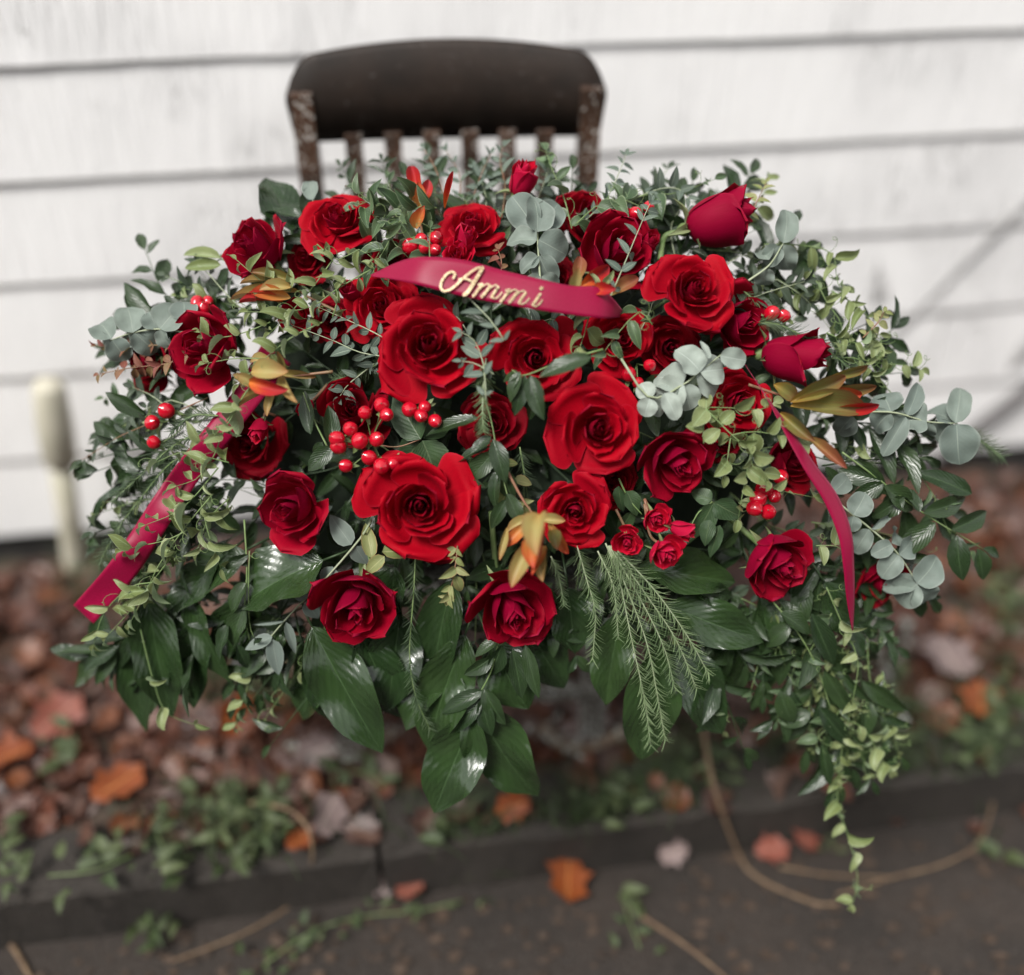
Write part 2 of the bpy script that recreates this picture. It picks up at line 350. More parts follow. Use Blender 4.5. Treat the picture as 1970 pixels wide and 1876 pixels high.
M_BLOCKER = plain("blocker_foliage", (.02, .035, .015), .7, nscale=3, c2=(.035, .055, .02))
M_GRASS = leaf_mat("grass_blade", (.028, .05, .018), (.055, .08, .03), (.07, .1, .04), .5, .4)

# ------------------------------------------------------------------ leaf and petal shapes
def _flip(me):
    me.flip_normals(); return me
def hw_lance(v): return .5 * (max(v, 0) ** .75) * (max(1 - v, 0) ** .95) / .338
def hw_ovate(v): return .5 * (max(v, 0) ** .55) * (max(1 - v, 0) ** .95) / .397
def hw_round(v): return .5 * math.sqrt(max(0, 1 - (2 * (v ** .92) - 1) ** 2))
def hw_strap(v): return .5 * min(1, (max(v, 0) / .22) ** .7) * min(1, (max(1 - v, 0) / .4) ** .8)
def hw_obov(v): return .5 * (max(v, 0) ** .8) * (max(1 - v, 0) ** .42) / .46
def hw_needle(v): return .5 * min(1, v / .1) * min(1, (1 - v) / .4)
def leaf_mesh(name, mt, hw, fold=.3, bend=.25, curl=0., wav=0., nu=4, nv=7, seed=0, twist=0., notch=0.):
    r = random.Random(seed); ph = r.random() * 6
    def f(u, v):
        v0 = v; v = .45 * v + .55 * (.5 - .5 * math.cos(math.pi * v)); h = hw(v); y = u * h
        z = abs(u) ** 1.4 * fold * h - bend * v * v + curl * math.sin(v * math.pi) + wav * math.sin(v * 11 + ph + (2 if u > 0 else 0)) * abs(u) * h
        x = v - .25 * bend * bend * v ** 3 - notch * (1 - abs(u)) * (1 if v == 0 else 0)
        a = twist * v; y, z = y * math.cos(a) - z * math.sin(a), y * math.sin(a) + z * math.cos(a)
        return (x, y, z)
    return _flip(grid(name, nu, nv, f, mt))
def leafset(name, mt, hw, n=3, **k):
    out = []
    for i in range(n):
        q = dict(k); r = random.Random(i + 5)
        for key in ('fold', 'bend', 'curl', 'wav', 'twist'):
            if key in q: q[key] = q[key] * (.55 + .9 * r.random())
        out.append(leaf_mesh(name, mt, hw, seed=i, **q))
    return out
L_SMI = leafset("smilax_leaf", M_SMILAX, hw_ovate, 5, fold=.7, bend=.8, twist=.9, nu=4, nv=7)
L_SMID = leafset("smilax_dark_leaf", M_SMILAXD, hw_ovate, 4, fold=.5, bend=.45, twist=.4, nu=4, nv=7)
L_SMIR = leafset("smilax_round_leaf", M_SMILAX, lambda v: hw_ovate(v) * .6 + hw_round(v) * .4, 3, fold=.45, bend=.35, nu=4, nv=7)
L_RUS = leafset("ruscus_leaf", M_RUSCUS, hw_lance, 4, fold=.3, bend=.3, wav=.12, twist=.3, nu=4, nv=7)
L_PARV = leafset("small_eucalyptus_leaf", M_PARV, hw_ovate, 3, fold=.25, bend=.25, nu=2, nv=6)
L_DARKE = leafset("dark_eucalyptus_leaf", M_DARKE, hw_lance, 3, fold=.25, bend=.3, nu=2, nv=6)
L_EUC = leafset("eucalyptus_leaf", M_EUC, hw_round, 5, fold=.42, bend=.38, wav=.16, twist=.3, nu=6, nv=12)
L_EUCL = leafset("pale_eucalyptus_leaf", M_EUCL, hw_round, 4, fold=.32, bend=.30, wav=.14, twist=.2, nu=6, nv=12)
L_EUCP = leafset("lance_eucalyptus_leaf", M_EUC, hw_ovate, 3, fold=.22, bend=.2, nu=4, nv=7)
L_BIG = leafset("aspidistra_leaf", M_BIG, hw_lance, 5, fold=.30, bend=.28, wav=.22, twist=.35, nu=10, nv=16)
L_STRAP = leafset("strap_leaf", M_BIG, hw_strap, 4, fold=.32, bend=.22, wav=.18, twist=.3, nu=8, nv=16)
L_SEP = leafset("sepal", M_SEPAL, hw_lance, 2, fold=.4, bend=.5, nu=2, nv=6)
L_RED = leafset("red_leaf", M_RED, hw_ovate, 3, fold=.4, bend=.3, nu=2, nv=6)
L_OLIVE = leafset("olive_leaf", M_OLIVE, hw_ovate, 3, fold=.5, bend=.3, nu=2, nv=6)
L_HYP = leafset("hypericum_leaf", M_HYP, hw_ovate, 3, fold=.2, bend=.3, wav=.15, nu=4, nv=7)
L_WEED = leafset("weed_leaf", M_WEED, hw_ovate, 3, fold=.35, bend=.35, nu=2, nv=5)
def hw_bract(v): return .5 * min(1, max(v, 0) / .4) ** .6 * min(1, max(1 - v, 0) / .32) ** .55
def bracts(mt, hw=hw_bract): return leafset("bract", mt, hw, 3, fold=.75, bend=.28, twist=.3, nu=4, nv=12)
B_OLIVE, B_ORANGE, B_YELLOW, B_RED, B_BROWN = (bracts(m) for m in (M_BR_OLIVE, M_BR_ORANGE, M_BR_YELLOW, M_BR_RED, M_BR_BROWN))

def bez(p0, p1, p2, p3, t):
    s = 1 - t; return s * s * s * p0 + 3 * s * s * t * p1 + 3 * s * t * t * p2 + t * t * t * p3
def petal(name, mt, Rr, H, w, curl=.1, side=.05, tip=.22, point=.05, spiral=.12, close=0., seed=0, nu=10, nv=9, belly=.0):
    r = random.Random(seed); a1, a2, a3 = (r.random() * 6.28 for _ in range(3)); amp = .02 + .035 * r.random()
    def f(u, v):
        v = .6 * v + .4 * math.sin(v * math.pi / 2); wv = 1. if v < .45 else max(0., 1 - ((v - .45) / .55) ** 3.2) ** (1 / 2.4); wv = wv * .93 + .07 * (1 - v)
        vv = v * (1 - tip * abs(u * wv) ** 2.3) * (1 + .018 * math.sin(u * 9 + a3)) + point * math.exp(-(u / .2) ** 2) * v ** 5
        rr = bez(.05, Rr * (.78 + belly) + .05, Rr * (.97 + belly), Rr * (1 - close), vv); z = bez(0, .0, H * .5, H, vv)
        e = max(0, vv - .68) / .32
        rr += curl * e * e; z -= curl * .75 * e ** 3
        s = abs(u) ** 3 * v * v * wv
        rr += side * s; z -= side * .9 * s
        rr *= 1 + spiral * u * wv
        rr += amp * Rr * v * v * math.sin(3.2 * u + a2); z += amp * v ** 3 * math.sin(4.3 * u + a1)
        th = u * w * (.86 + .14 * v) * wv
        return (rr * math.cos(th), rr * math.sin(th), z)
    return _flip(grid(name, nu, nv, f, mt))
def interp(tab, t):
    for (a, x), (b, y) in zip(tab, tab[1:]):
        if t <= b: return x + (y - x) * (t - a) / (b - a)
    return tab[-1][1]
def rose_set(kind, mt, seed, name="petal"):
    """list of (petal mesh, matrix in the head's own unit frame)"""
    r = random.Random(seed); out = []
    if kind == 'open':
        n = 25; RT = ((0, .045), (.2, .13), (.4, .28), (.6, .50), (.78, .74), (.9, .92), (1, 1.02)); HT = ((0, .62), (.25, .70), (.45, .70), (.7, .58), (.88, .36), (1, .14))
        WT = ((0, 2.5), (.25, 2.0), (.45, 1.35), (.7, 1.0), (1, .9)); CT = ((0, 0), (.3, .02), (.5, .08), (.75, .16), (1, .16)); ST = ((0, 0), (.35, .02), (.6, .08), (1, .2)); CL = ((0, .3), (.3, .14), (.5, .05), (1, 0.))
    elif kind == 'half':
        n = 19; RT = ((0, .05), (.35, .20), (.6, .44), (.8, .66), (.92, .80), (1, .92)); HT = ((0, .92), (.35, 1.0), (.65, .96), (.85, .86), (1, .70))
        WT = ((0, 2.5), (.25, 1.9), (.5, 1.4), (.8, 1.1), (1, .95)); CT = ((0, 0), (.4, .04), (.7, .12), (1, .15)); ST = ((0, 0), (.4, .02), (.7, .09), (1, .13)); CL = ((0, .3), (.45, .16), (.75, .03), (1, 0))
    else:
        n = 11; RT = ((0, .05), (.4, .20), (.75, .38), (1, .50)); HT = ((0, 1.3), (.5, 1.38), (.8, 1.36), (1, 1.22))
        WT = ((0, 2.5), (.4, 2.1), (.75, 1.85), (1, 1.55)); CT = ((0, 0), (.5, .03), (.8, .10), (1, .17)); ST = ((0, 0), (.5, .02), (1, .10)); CL = ((0, .3), (.5, .30), (.85, .18), (1, .02))
    ang = 0.
    for i in range(n):
        t = i / (n - 1)
        me = petal(name, mt, interp(RT, t) * r.uniform(.92, 1.08), interp(HT, t) * r.uniform(.92, 1.07), interp(WT, t) * r.uniform(.92, 1.1), curl=interp(CT, t) * r.uniform(.5, 1.4), side=interp(ST, t) * r.uniform(.3, 1.5),
                   tip=.10 + .08 * t, point=(.08 if kind != 'bud' else .02) * t * r.random(), spiral=.15 - .05 * t, close=interp(CL, t), seed=seed * 100 + i, belly=.07 if kind == 'bud' else .03, nu=12 if t > .4 else 14, nv=12)
        ang += 2.4 + r.uniform(-.4, .4)
        M = Matrix.Rotation(ang, 4, 'Z') @ Matrix.Rotation(r.uniform(-.06, .06) * (1 + t), 4, 'Y') @ Matrix.Rotation(r.uniform(-.05, .05) * (1 + t), 4, 'X')
        out.append((me, M))
    return out
ROSES = {k: [rose_set(k, m_, s) for s, m_ in ss] for k, ss in (('open', ((1, M_ROSE), (2, M_ROSE), (3, M_ROSE), (4, M_ROSE), (5, M_SHADED), (6, M_SHADED), (7, M_ROSE))), ('half', ((11, M_CRIM), (12, M_CRIM), (13, M_CRIM), (14, M_SHADED))), ('bud', ((21, M_CRIM), (22, M_CRIM))))}
SPRAYS = {'half': [rose_set('half', M_SPRAY, 31), rose_set('half', M_SPRAY, 32)], 'bud': [rose_set('bud', M_SPRAY, 41)]}
def calyx_mesh():
    pts = [Vector((0, 0, z)) for z in (-.22, -.18, -.1, -.03, .04)]
    return tube("calyx", pts, [.06, .10, .14, .13, .08], M_SEPAL, 10)
CALYX = calyx_mesh()
HEADH = {'open': .28, 'half': .48, 'bud': .66}
LAND = []      # (px, py, short name) of the flowers, for the labels of what lies between them
def flower_frame(px, py, d, ax, ay, spin):
    az = math.sqrt(max(.02, 1 - ax * ax - ay * ay)); a = Vector((ax, ay, az)).normalized()
    x = Vector((0, 1, 0)).cross(a)
    if x.length < .05: x = Vector((1, 0, 0))
    x.normalize(); y = a.cross(x); o = C(px, py, d)
    return Matrix(((x.x, y.x, a.x, o.x), (x.y, y.y, a.y, o.y), (x.z, y.z, a.z, o.z), (0, 0, 0, 1))) @ Matrix.Rotation(spin, 4, 'Z')
def rose(px, py, r, ax, ay, kind, label, nick, dz=0., var=0, spray=False, stem=None, sq=1.0, sepals=None):
    d = dome(px, py) + dz
    S = r * d / F * {'open': .93, 'half': 1.05, 'bud': 1.5}[kind]
    rr = random.Random(int(px * 7 + py)); spin = rr.random() * 6.28
    M0 = CM @ flower_frame(px, py, d, ax, ay, 0) @ Matrix.Diagonal((S, S * sq, S, 1)) @ Matrix.Rotation(spin, 4, 'Z') @ Matrix.Translation((0, 0, -HEADH[kind]))
    root = thing("spray_rose" if spray else "rose", label, "flower", M0.translation, "small spray roses in the arrangement" if spray else "red roses in the arrangement")
    LAND.append((px, py, nick))
    sets = (SPRAYS if spray else ROSES)[kind]
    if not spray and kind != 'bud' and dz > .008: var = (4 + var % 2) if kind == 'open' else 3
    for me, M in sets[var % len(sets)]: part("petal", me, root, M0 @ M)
    part("calyx", CALYX, root, M0)
    if sepals is None: sepals = kind != 'open'
    if sepals:
        for k in range(5):
            a = k * 1.2566 + rr.uniform(-.2, .2)
            out = Vector((math.cos(a), math.sin(a), 0)); e = rr.uniform(.1, 1.1) if kind != 'bud' else rr.uniform(.3, 1.5)
            dirv = out * math.cos(e - .4) + Vector((0, 0, 1)) * math.sin(e - .4)
            Ms = basis(dirv, Vector((0, 0, 1)) - out * .3, Vector((0, 0, -.03)) + out * .1, .55 * rr.uniform(.8, 1.25), .2)
            part("sepal", L_SEP[k % 2], root, M0 @ Ms)
    if stem:                                   # picture position where the stem comes from
        p0 = M0 @ Vector((0, 0, -.2)); p1 = CM @ D3(stem[0], stem[1], dz + .03)
        ax3 = (M0.to_3x3() @ Vector((0, 0, -1))).normalized()
        pm = p0 + ax3 * (p1 - p0).length * .4
        rad = .0036 if not spray else .0018
        part("stem", tube("stem", spline([p0, pm, p1], 10), rad, M_STEM if not spray else M_STEMR, 7), root)
    else:
        p0 = M0 @ Vector((0, 0, -.2)); ax3 = (M0.to_3x3() @ Vector((0, 0, -1))).normalized()
        p1 = p0 + ax3 * .03 + (CM.to_3x3() @ Vector((0, 0, -1))) * .05
        part("stem", tube("stem", spline([p0, p0 + ax3 * .02, p1], 5), .003 if not spray else .0016, M_STEM, 6), root)
    return root

USED = set()
def between(desc, px, py):
    """a label from a description and the flowers round a place; each used once"""
    near = sorted(LAND, key=lambda q: (q[0] - px) ** 2 + (q[1] - py) ** 2)[:9]
    def try_(s):
        if s in USED or len(s.replace('-', ' ').split()) > 16: return None
        USED.add(s); return s
    a = near[0]
    dx, dy = px - a[0], py - a[1]
    cand = [f"{desc} {'below' if dy > 0 else 'above'} {a[2]}"] if abs(dy) > abs(dx) else [f"{desc} beside {a[2]}"]
    for i, j in ((0, 1), (0, 2), (1, 2), (0, 3), (1, 3), (2, 3), (0, 4), (1, 4), (2, 4), (3, 4), (0, 5), (1, 5), (2, 5), (3, 5), (0, 6), (1, 6), (2, 6), (3, 6), (4, 6), (0, 7), (1, 7), (2, 7), (0, 8), (1, 8)):
        cand.append(f"{desc} between {near[i][2]} and {near[j][2]}")
    for s in cand:
        if try_(s): return s
    return cand[1]

# ------------------------------------------------------------------ sprigs
def leaf_at(root, meshes, base, dirv, nrm, L, Wd, rr, name="leaf"):      # camera-frame vectors
    me = meshes[rr.randrange(len(meshes))]
    part(name, me, root, CM @ basis(dirv, nrm, base, L, Wd, (L + Wd) * .5))
def sprig(name, label, cat, group, pts, meshes, leaf_px, ratio, step_px, stem_mt, stem_r=.0012, mode='alt', ang=55, seed=0, lay=.35, grow=(.75, 1.1, .6), skip=0., tipleaf=True, face=None, tendril=False):
    """pts: camera-frame points. One thing: a stem and its leaves."""
    rr = random.Random(seed * 77 + 3)
    L3 = [(pts[i + 1] - pts[i]).length for i in range(len(pts) - 1)]; tot = sum(L3)
    sp = spline(pts, max(6, int(tot / .012))); n = len(sp)
    dm = -sum((p.z for p in pts)) / len(pts); px = dm / F
    root = thing(name, label, cat, CM @ pts[0], group)
    part("stem", tube("stem", [CM @ p for p in sp], [stem_r * (1 - .6 * i / (n - 1)) for i in range(n)], stem_mt, 5), root)
    cnt = max(1, int(tot / (step_px * px)))
    side = 1
    for k in range(cnt + 1):
        s = (k + .4 * rr.random()) / (cnt + .4)
        if s < skip: continue
        i = min(n - 2, int(s * (n - 1))); p = sp[i].lerp(sp[i + 1], s * (n - 1) - i); t = (sp[i + 1] - sp[i]).normalized()
        view = Vector((0, 0, 1)) if face is None else face
        sd = t.cross(view)
        if sd.length < .1: sd = Vector((1, 0, 0))
        sd.normalize(); up = sd.cross(t).normalized()
        g = interp(((0, grow[0]), (.5, grow[1]), (1, grow[2])), s)
        for q in ((side,) if mode == 'alt' else (1, -1)):
            if rr.random() < .06: continue
            a = math.radians(ang + rr.uniform(-26, 26)); roll = rr.uniform(-lay, lay) * math.pi
            out = sd * q * math.cos(roll) + up * math.sin(roll)
            dv = t * math.cos(a) + out * math.sin(a)
            nr = up * math.cos(roll) - sd * q * math.sin(roll) + Vector((rr.uniform(-.35, .35), rr.uniform(-.2, .5), rr.uniform(-.1, .3)))
            L = leaf_px * px * g * rr.uniform(.65, 1.25)
            leaf_at(root, meshes, p + out * stem_r, dv, nr, L, L * ratio * rr.uniform(.85, 1.15), rr)
        side = -side
        if tendril and rr.random() < .3:
            q = [p]; dv = (sd * side + up * .8 + t * .5).normalized() * .006
            for z in range(9):
                q.append(q[-1] + dv); dv = Matrix.Rotation(.35 + .12 * z, 3, up) @ dv * .93
            part("tendril", tube("tendril", [CM @ a for a in q], .00035, stem_mt, 4), root)
    if tipleaf:
        t = (sp[-1] - sp[-3]).normalized(); L = leaf_px * px * grow[2]
        leaf_at(root, meshes, sp[-1], t, Vector((0, .3, 1)), L, L * ratio, rr)
    return root
def P(path, dz=0.): return [D3(x, y, dz + (q[0] if q else 0)) for x, y, *q in path]

def explicit(name, label, cat, group, stems, leaves, meshes, stem_mt, stem_r=.0014, dz=0., lean=0.25, seed=0, leafname="leaf"):
    """a sprig given leaf by leaf: leaves = (base x, y, tip x, y, width px[, dz[, meshes]])"""
    rr = random.Random(seed + 901)
    b0 = stems[0][0] if stems else leaves[0][:2]
    root = thing(name, label, cat, CM @ D3(b0[0], b0[1], dz), group)
    for st in stems:
        sp = spline(P(st, dz + .002), 14); part("stem", tube("stem", [CM @ p for p in sp], [stem_r * (1 - .5 * i / 13) for i in range(14)], stem_mt, 6), root)
    for k, lf in enumerate(leaves):
        x0, y0, x1, y1, w = lf[:5]; ez = lf[5] if len(lf) > 5 else 0.; ms = lf[6] if len(lf) > 6 else meshes
        a = D3(x0, y0, dz + ez); d = -a.z; b = C(x1, y1, d + ez + rr.uniform(-.3, .6) * .02)
        v = b - a; nr = Vector((rr.uniform(-lean, lean), rr.uniform(-lean, lean) + .15, 1))
        ww = w * d / F; L = v.length
        me = ms[rr.randrange(len(ms))]
        part(leafname, me, root, CM @ basis(v, nr, a, L * 1.03, ww, (L + ww) * .5))
    return root

# ------------------------------------------------------------------ setting: ground, kerb, wall
WYAW = math.radians(8.6)
WM = Matrix.Translation((0, 1.87, 0)) @ Matrix.Rotation(WYAW, 4, 'Z')
def box(name, mt, x0, x1, y0, y1, z0, z1, nx=1, jit=0., seed=0, bev=0.):
    r = random.Random(seed); v, f = [], []
    for i in range(nx + 1):
        x = x0 + (x1 - x0) * i / nx
        for (y, z) in ((y0 + bev, z0), (y0, z0 + bev), (y0, z1 - bev), (y0 + bev, z1), (y1, z1), (y1, z0)):
            v.append((x, y + r.uniform(-jit, jit), z + r.uniform(-jit, jit)))
    for i in range(nx):
        a = i * 6
        for k in range(6):
            k2 = (k + 1) % 6; f.append((a + k, a + 6 + k, a + 6 + k2, a + k2))
    f.append(tuple(range(5, -1, -1))); f.append(tuple(nx * 6 + k for k in range(6)))
    me = mesh(name, v, f, mt, sm=False); return me
single("ground", mesh("ground", [(-30, -30, 0), (30, -30, 0), (30, 30, 0), (-30, 30, 0)], [(0, 1, 2, 3)], M_ASPH, sm=False), "dark damp asphalt in front of the kerb", "ground", kind="structure")
def soil_fn():
    nx, ny = 170, 54; v, f = [], []
    for j in range(ny + 1):
        for i in range(nx + 1):
            x = -2.2 + 4.8 * i / nx; y = -.80 + 1.02 * j / ny
            h = noise.noise(Vector((x * 5, y * 5, 1))) * .018 + noise.noise(Vector((x * 22, y * 22, 4))) * .009
            v.append((x, y, .112 + h * min(1, j / 5) - .055 * min(1, max(0, (y + .16) / .12))))
    for j in range(ny):
        for i in range(nx):
            a = j * (nx + 1) + i; f.append((a, a + 1, a + nx + 2, a + nx + 1))
    return mesh("flower_bed", v, f, M_SOIL)
single("flower_bed_soil", soil_fn(), "strip of leafy soil between kerb and white wall", "soil", WM, kind="structure")
kerb = tag(thing("kerb", "low dark stone kerb edging the flower bed", "kerb", WM @ Vector((0, -.87, 0)), kind="structure"))
WI = WM.inverted()
j0 = (WI @ G(1596, 1560, .05)).x; edges = [j0 - 4 * .72, j0 - 3 * .72, j0 - 2 * .72, j0 - .72 - .03, j0, j0 + .7, j0 + 1.45]
for i, (a, b) in enumerate(zip(edges, edges[1:])):
    part("kerb_stone", box("kerb_stone", M_KERB, a + .004, b - .004, -.885 + R.uniform(-.006, .006), -.775, -.02, .118 + R.uniform(-.004, .006), 14, .0035, i, .012), kerb, WM)

wall = thing("clapboard_wall", "white painted clapboard wall of overlapping horizontal boards behind the chair", "wall", WM.translation)
EXPO = .187; ZB = .143
def board(i, x0, x1, seed):
    r = random.Random(seed); zb = ZB + i * EXPO; n = max(4, int((x1 - x0) / .04)); v, f = [], []
    for k in range(n + 1):
        x = x0 + (x1 - x0) * k / n; d = noise.noise(Vector((x * 3, i * 7., 0))) * .0025 + noise.noise(Vector((x * 17, i * 7., 3))) * .0012
        for (y, z) in ((-.0175 + d, zb + d), (-.0195 + d, zb + .004 + d), (-.0095, zb + .207), (-.002, zb + .207), (-.0115 + d, zb + d)): v.append((x, y, z))
    for k in range(n):
        a = k * 5
        for q in range(5):
            q2 = (q + 1) % 5; f.append((a + q, a + 5 + q, a + 5 + q2, a + q2))
    f.append((4, 3, 2, 1, 0)); f.append(tuple(n * 5 + q for q in range(5)))
    me = mesh("siding_board", v, f, M_WALL, sm=False); return me
jx = (WI @ (Vector((0, 0, 1.5)) + (CM.to_3x3() @ C(1770, 745, 1)) * 2.33)).x
for i in range(9):
    js = {1: [jx], 0: [jx - .9], 2: [], 3: [-1.1], 5: [1.2], 6: [-.6], 4: [1.35]}.get(i, [])
    xs = [-2.6] + js + [3.0]
    for k, (a, b) in enumerate(zip(xs, xs[1:])): part("siding_board", board(i, a + (.0025 if k else 0), b - (.0025 if k < len(xs) - 2 else 0), i * 10 + k), wall, WM)
part("foundation", box("foundation", M_GAP, -2.6, 3.0, .012, .2, -.05, .16), wall, WM)
part("sheathing", box("sheathing", M_GAP, -2.6, 3.0, .001, .01, .14, ZB + 9 * EXPO), wall, WM)
# bare weathered splinters where the paint has come off
def wall_at(px, py, off=-.020):
    d = CM.to_3x3() @ C(px, py, 1); o = Vector((0, 0, 1.5)); n = WM.to_3x3() @ Vector((0, 1, 0)); q = WM @ Vector((0, off, 0))
    return o + d * ((q - o).dot(n) / d.dot(n))
sv, sf = [], []
for k in range(26):
    px = 1690 + R.gauss(0, 9); py = 590 - abs(R.gauss(0, 26)); a = wall_at(px, py, -.0215); b = wall_at(px + R.uniform(2, 9), py - R.uniform(10, 34), -.0205); w = R.uniform(.001, .0028)
    i = len(sv); sd = WM.to_3x3() @ Vector((1, 0, 0)); sv += [a - sd * w, a + sd * w, b + sd * w * .3, b - sd * w * .3]; sf.append((i, i + 1, i + 2, i + 3))
part("bare_wood_patch", mesh("bare_wood_patch", sv, sf, M_STAIN, sm=False), wall, kind="stuff")

# ------------------------------------------------------------------ chair
CHM = Matrix.Translation((-.094, 1.54, 0)) @ Matrix.Rotation(math.radians(4), 4, 'Z')
chair = thing("wooden_chair", "old dark brown wooden slat-back chair against the white wall", "chair", CHM @ Vector((0, 0, .12)))
def rail_mesh():
    n = 48; top, bot = [], []
    for i in range(n + 1):
        s = -1 + 2 * i / n; x = s * .232; e = max(0, abs(s) - .80) / .20
        z1 = 1.158 - .022 * s * s - .046 * e ** 2.5; z0 = 1.022 + .004 * s * s
        top.append((x, z1)); bot.append((x * .965, z0))
    v, f = [], []
    for (x, z1), (xb, z0) in zip(top, bot):
        bow = .018 * (1 - (x / .232) ** 2)
        zm = (z1 + z0) / 2
        for (yy, xx, z) in ((-.012, x, z1 - .006), (-.016, (x + xb) / 2, zm), (-.012, xb, z0), (.012, xb, z0), (.016, (x + xb) / 2, zm), (.010, x, z1), (-.004, x, z1 + .002)): v.append((xx, yy + bow, z))
    m = 7
    for i in range(n):
        for k in range(m):
            k2 = (k + 1) % m; f.append((i * m + k, i * m + k2, (i + 1) * m + k2, (i + 1) * m + k))
    f.append(tuple(range(m))); f.append(tuple(n * m + k for k in range(m))[::-1])
    return mesh("top_rail", v, f, M_RAIL)
part("top_rail", rail_mesh(), chair, CHM)
for s in (-1, 1):
    part("back_post", box("back_post", M_CHAIR, s * .209 - .0155, s * .209 + .0155, -.0175, .018, .1, 1.098, 1, .001, s + 3, .004), chair, CHM)
    part("front_leg", box("front_leg", M_CHAIRL, s * .2 - .02, s * .2 + .02, -.42, -.38, .1, .50, 1, .002, s + 9, .005), chair, CHM)
    part("side_stretcher", box("side_stretcher", M_CHAIRL, s * .2 - .009, s * .2 + .009, -.378, -.018, .26, .29), chair, CHM)
for x in (-.141, -.083, -.0255, .031, .087, .143):
    part("back_slat", box("back_slat", M_CHAIR, x - .0125, x + .0125, -.006, .008, .52, 1.035, 1, .0008, int(x * 1000) + 500, .002), chair, CHM)
part("seat", box("seat", M_CHAIRL, -.235, .235, -.44, .0, .50, .528, 6, .001, 4, .008), chair, CHM)
part("front_stretcher", box("front_stretcher", M_CHAIRL, -.18, .18, -.408, -.39, .24, .27), chair, CHM)

# ------------------------------------------------------------------ poles and post beside the wall
def pole(label, b, t, r, mt, name="garden_pole", cat="pole"):
    p0 = G(b[0], b[1], .11); p1 = wall_at(t[0], t[1], -.022 - r)
    single(name, tube(name, [p0.lerp(p1, k / 9) + Vector((0, 0, .004 * math.sin(k))) for k in range(10)], r, mt, 10), label, cat)
pole("thin pale grey pole leaning against the white wall above the orange-tipped bract flower", (1425, 925), (2100, 270), .0052, M_GREY)
pole("thick dark grey pole leaning low against the wall beside the grey round-leaved eucalyptus", (1770, 905), (2110, 645), .014, M_GREYD)
pole("broad pale lavender-grey pole leaning on the wall just above the dark pole", (1760, 860), (2090, 560), .022, M_GREY)
p0 = G(150, 1105, .11)
def zat(py): return 1.5 - p0.y * math.tan(PITCH + math.atan((py - CY) / F))
post = thing("cream_post", "cream painted post standing in the leaves by the wall, wide block on top", "post", p0)
def lean_at(z): return Vector((p0.x + (z - .11) * .13, p0.y, z))
def pxm(z): return (p0.y * math.cos(PITCH) + (1.5 - z) * math.sin(PITCH)) / F
zt = zat(735); zm = zat(895)
part("lower_leg", tube("lower_leg", [lean_at(z) for z in (.06, .12, zat(1000), zm)], [23 * pxm(.1), 23 * pxm(.1), 21 * pxm(.2), 22 * pxm(.3)], M_CREAM, 12), post)
part("upper_block", tube("upper_block", [lean_at(z) for z in (zm, zm + .012, (zm + zt) / 2, zt - .012, zt)], [22 * pxm(zm), 32 * pxm(zm), 33 * pxm(zm), 31 * pxm(zt), 24 * pxm(zt)], M_CREAM, 12), post)

# ------------------------------------------------------------------ floral foam under the flowers
fo = thing("floral_foam", "dark wet floral foam holding the stems behind the flowers", "floral foam", CM @ C(1000, 830, 1.38))
def ell(a, b, c, nu=24, nv=12):
    v, f = [], []
    for j in range(nv + 1):
        th = math.pi * j / nv
        for i in range(nu):
            ph = 2 * math.pi * i / nu; q = Vector((a * math.sin(th) * math.cos(ph), b * math.sin(th) * math.sin(ph), c * math.cos(th)))
            q *= 1 + .06 * noise.noise(q * 20); v.append(q)
    for j in range(nv):
        for i in range(nu):
            i2 = (i + 1) % nu; f.append((j * nu + i, j * nu + i2, (j + 1) * nu + i2, (j + 1) * nu + i))
    return mesh("block", v, f, M_FOAM)
part("foam_block", ell(.37, .20, .085), fo, CM @ Matrix.Translation(C(1000, 800, 1.375)))
part("tray", box("tray", M_FOAM, -.33, .33, 1.12, 1.40, .53, .72, 4, .004, 1, .03), fo)

# ------------------------------------------------------------------ unseen dark foliage added behind the viewer to block low sky light
def sky_blocker():
    r = random.Random(3); v, f = [], []
    def quad(c, s):
        a = Vector((r.gauss(0, 1), r.gauss(0, 1), r.gauss(0, 1))).normalized(); b_ = a.orthogonal().normalized() * s; c2 = a.cross(b_); i = len(v)
        v.extend([c - b_ - c2, c + b_ - c2, c + b_ + c2, c - b_ + c2]); f.append((i, i + 1, i + 2, i + 3))
    for k in range(12000):
        x = r.uniform(-14, 14); top = 3.7 + 1.0 * noise.noise(Vector((x * .4, 0, 0))); z = top * r.random() ** .8
        quad(Vector((x, -5.2 + r.gauss(0, .35), z)), r.uniform(.10, .24))
    return mesh("sky_blocker", v, f, M_BLOCKER, sm=False)
single("sky_blocker", sky_blocker(), "unseen dark leafy mass added behind the viewer to block low sky light", "trees", kind="stuff")

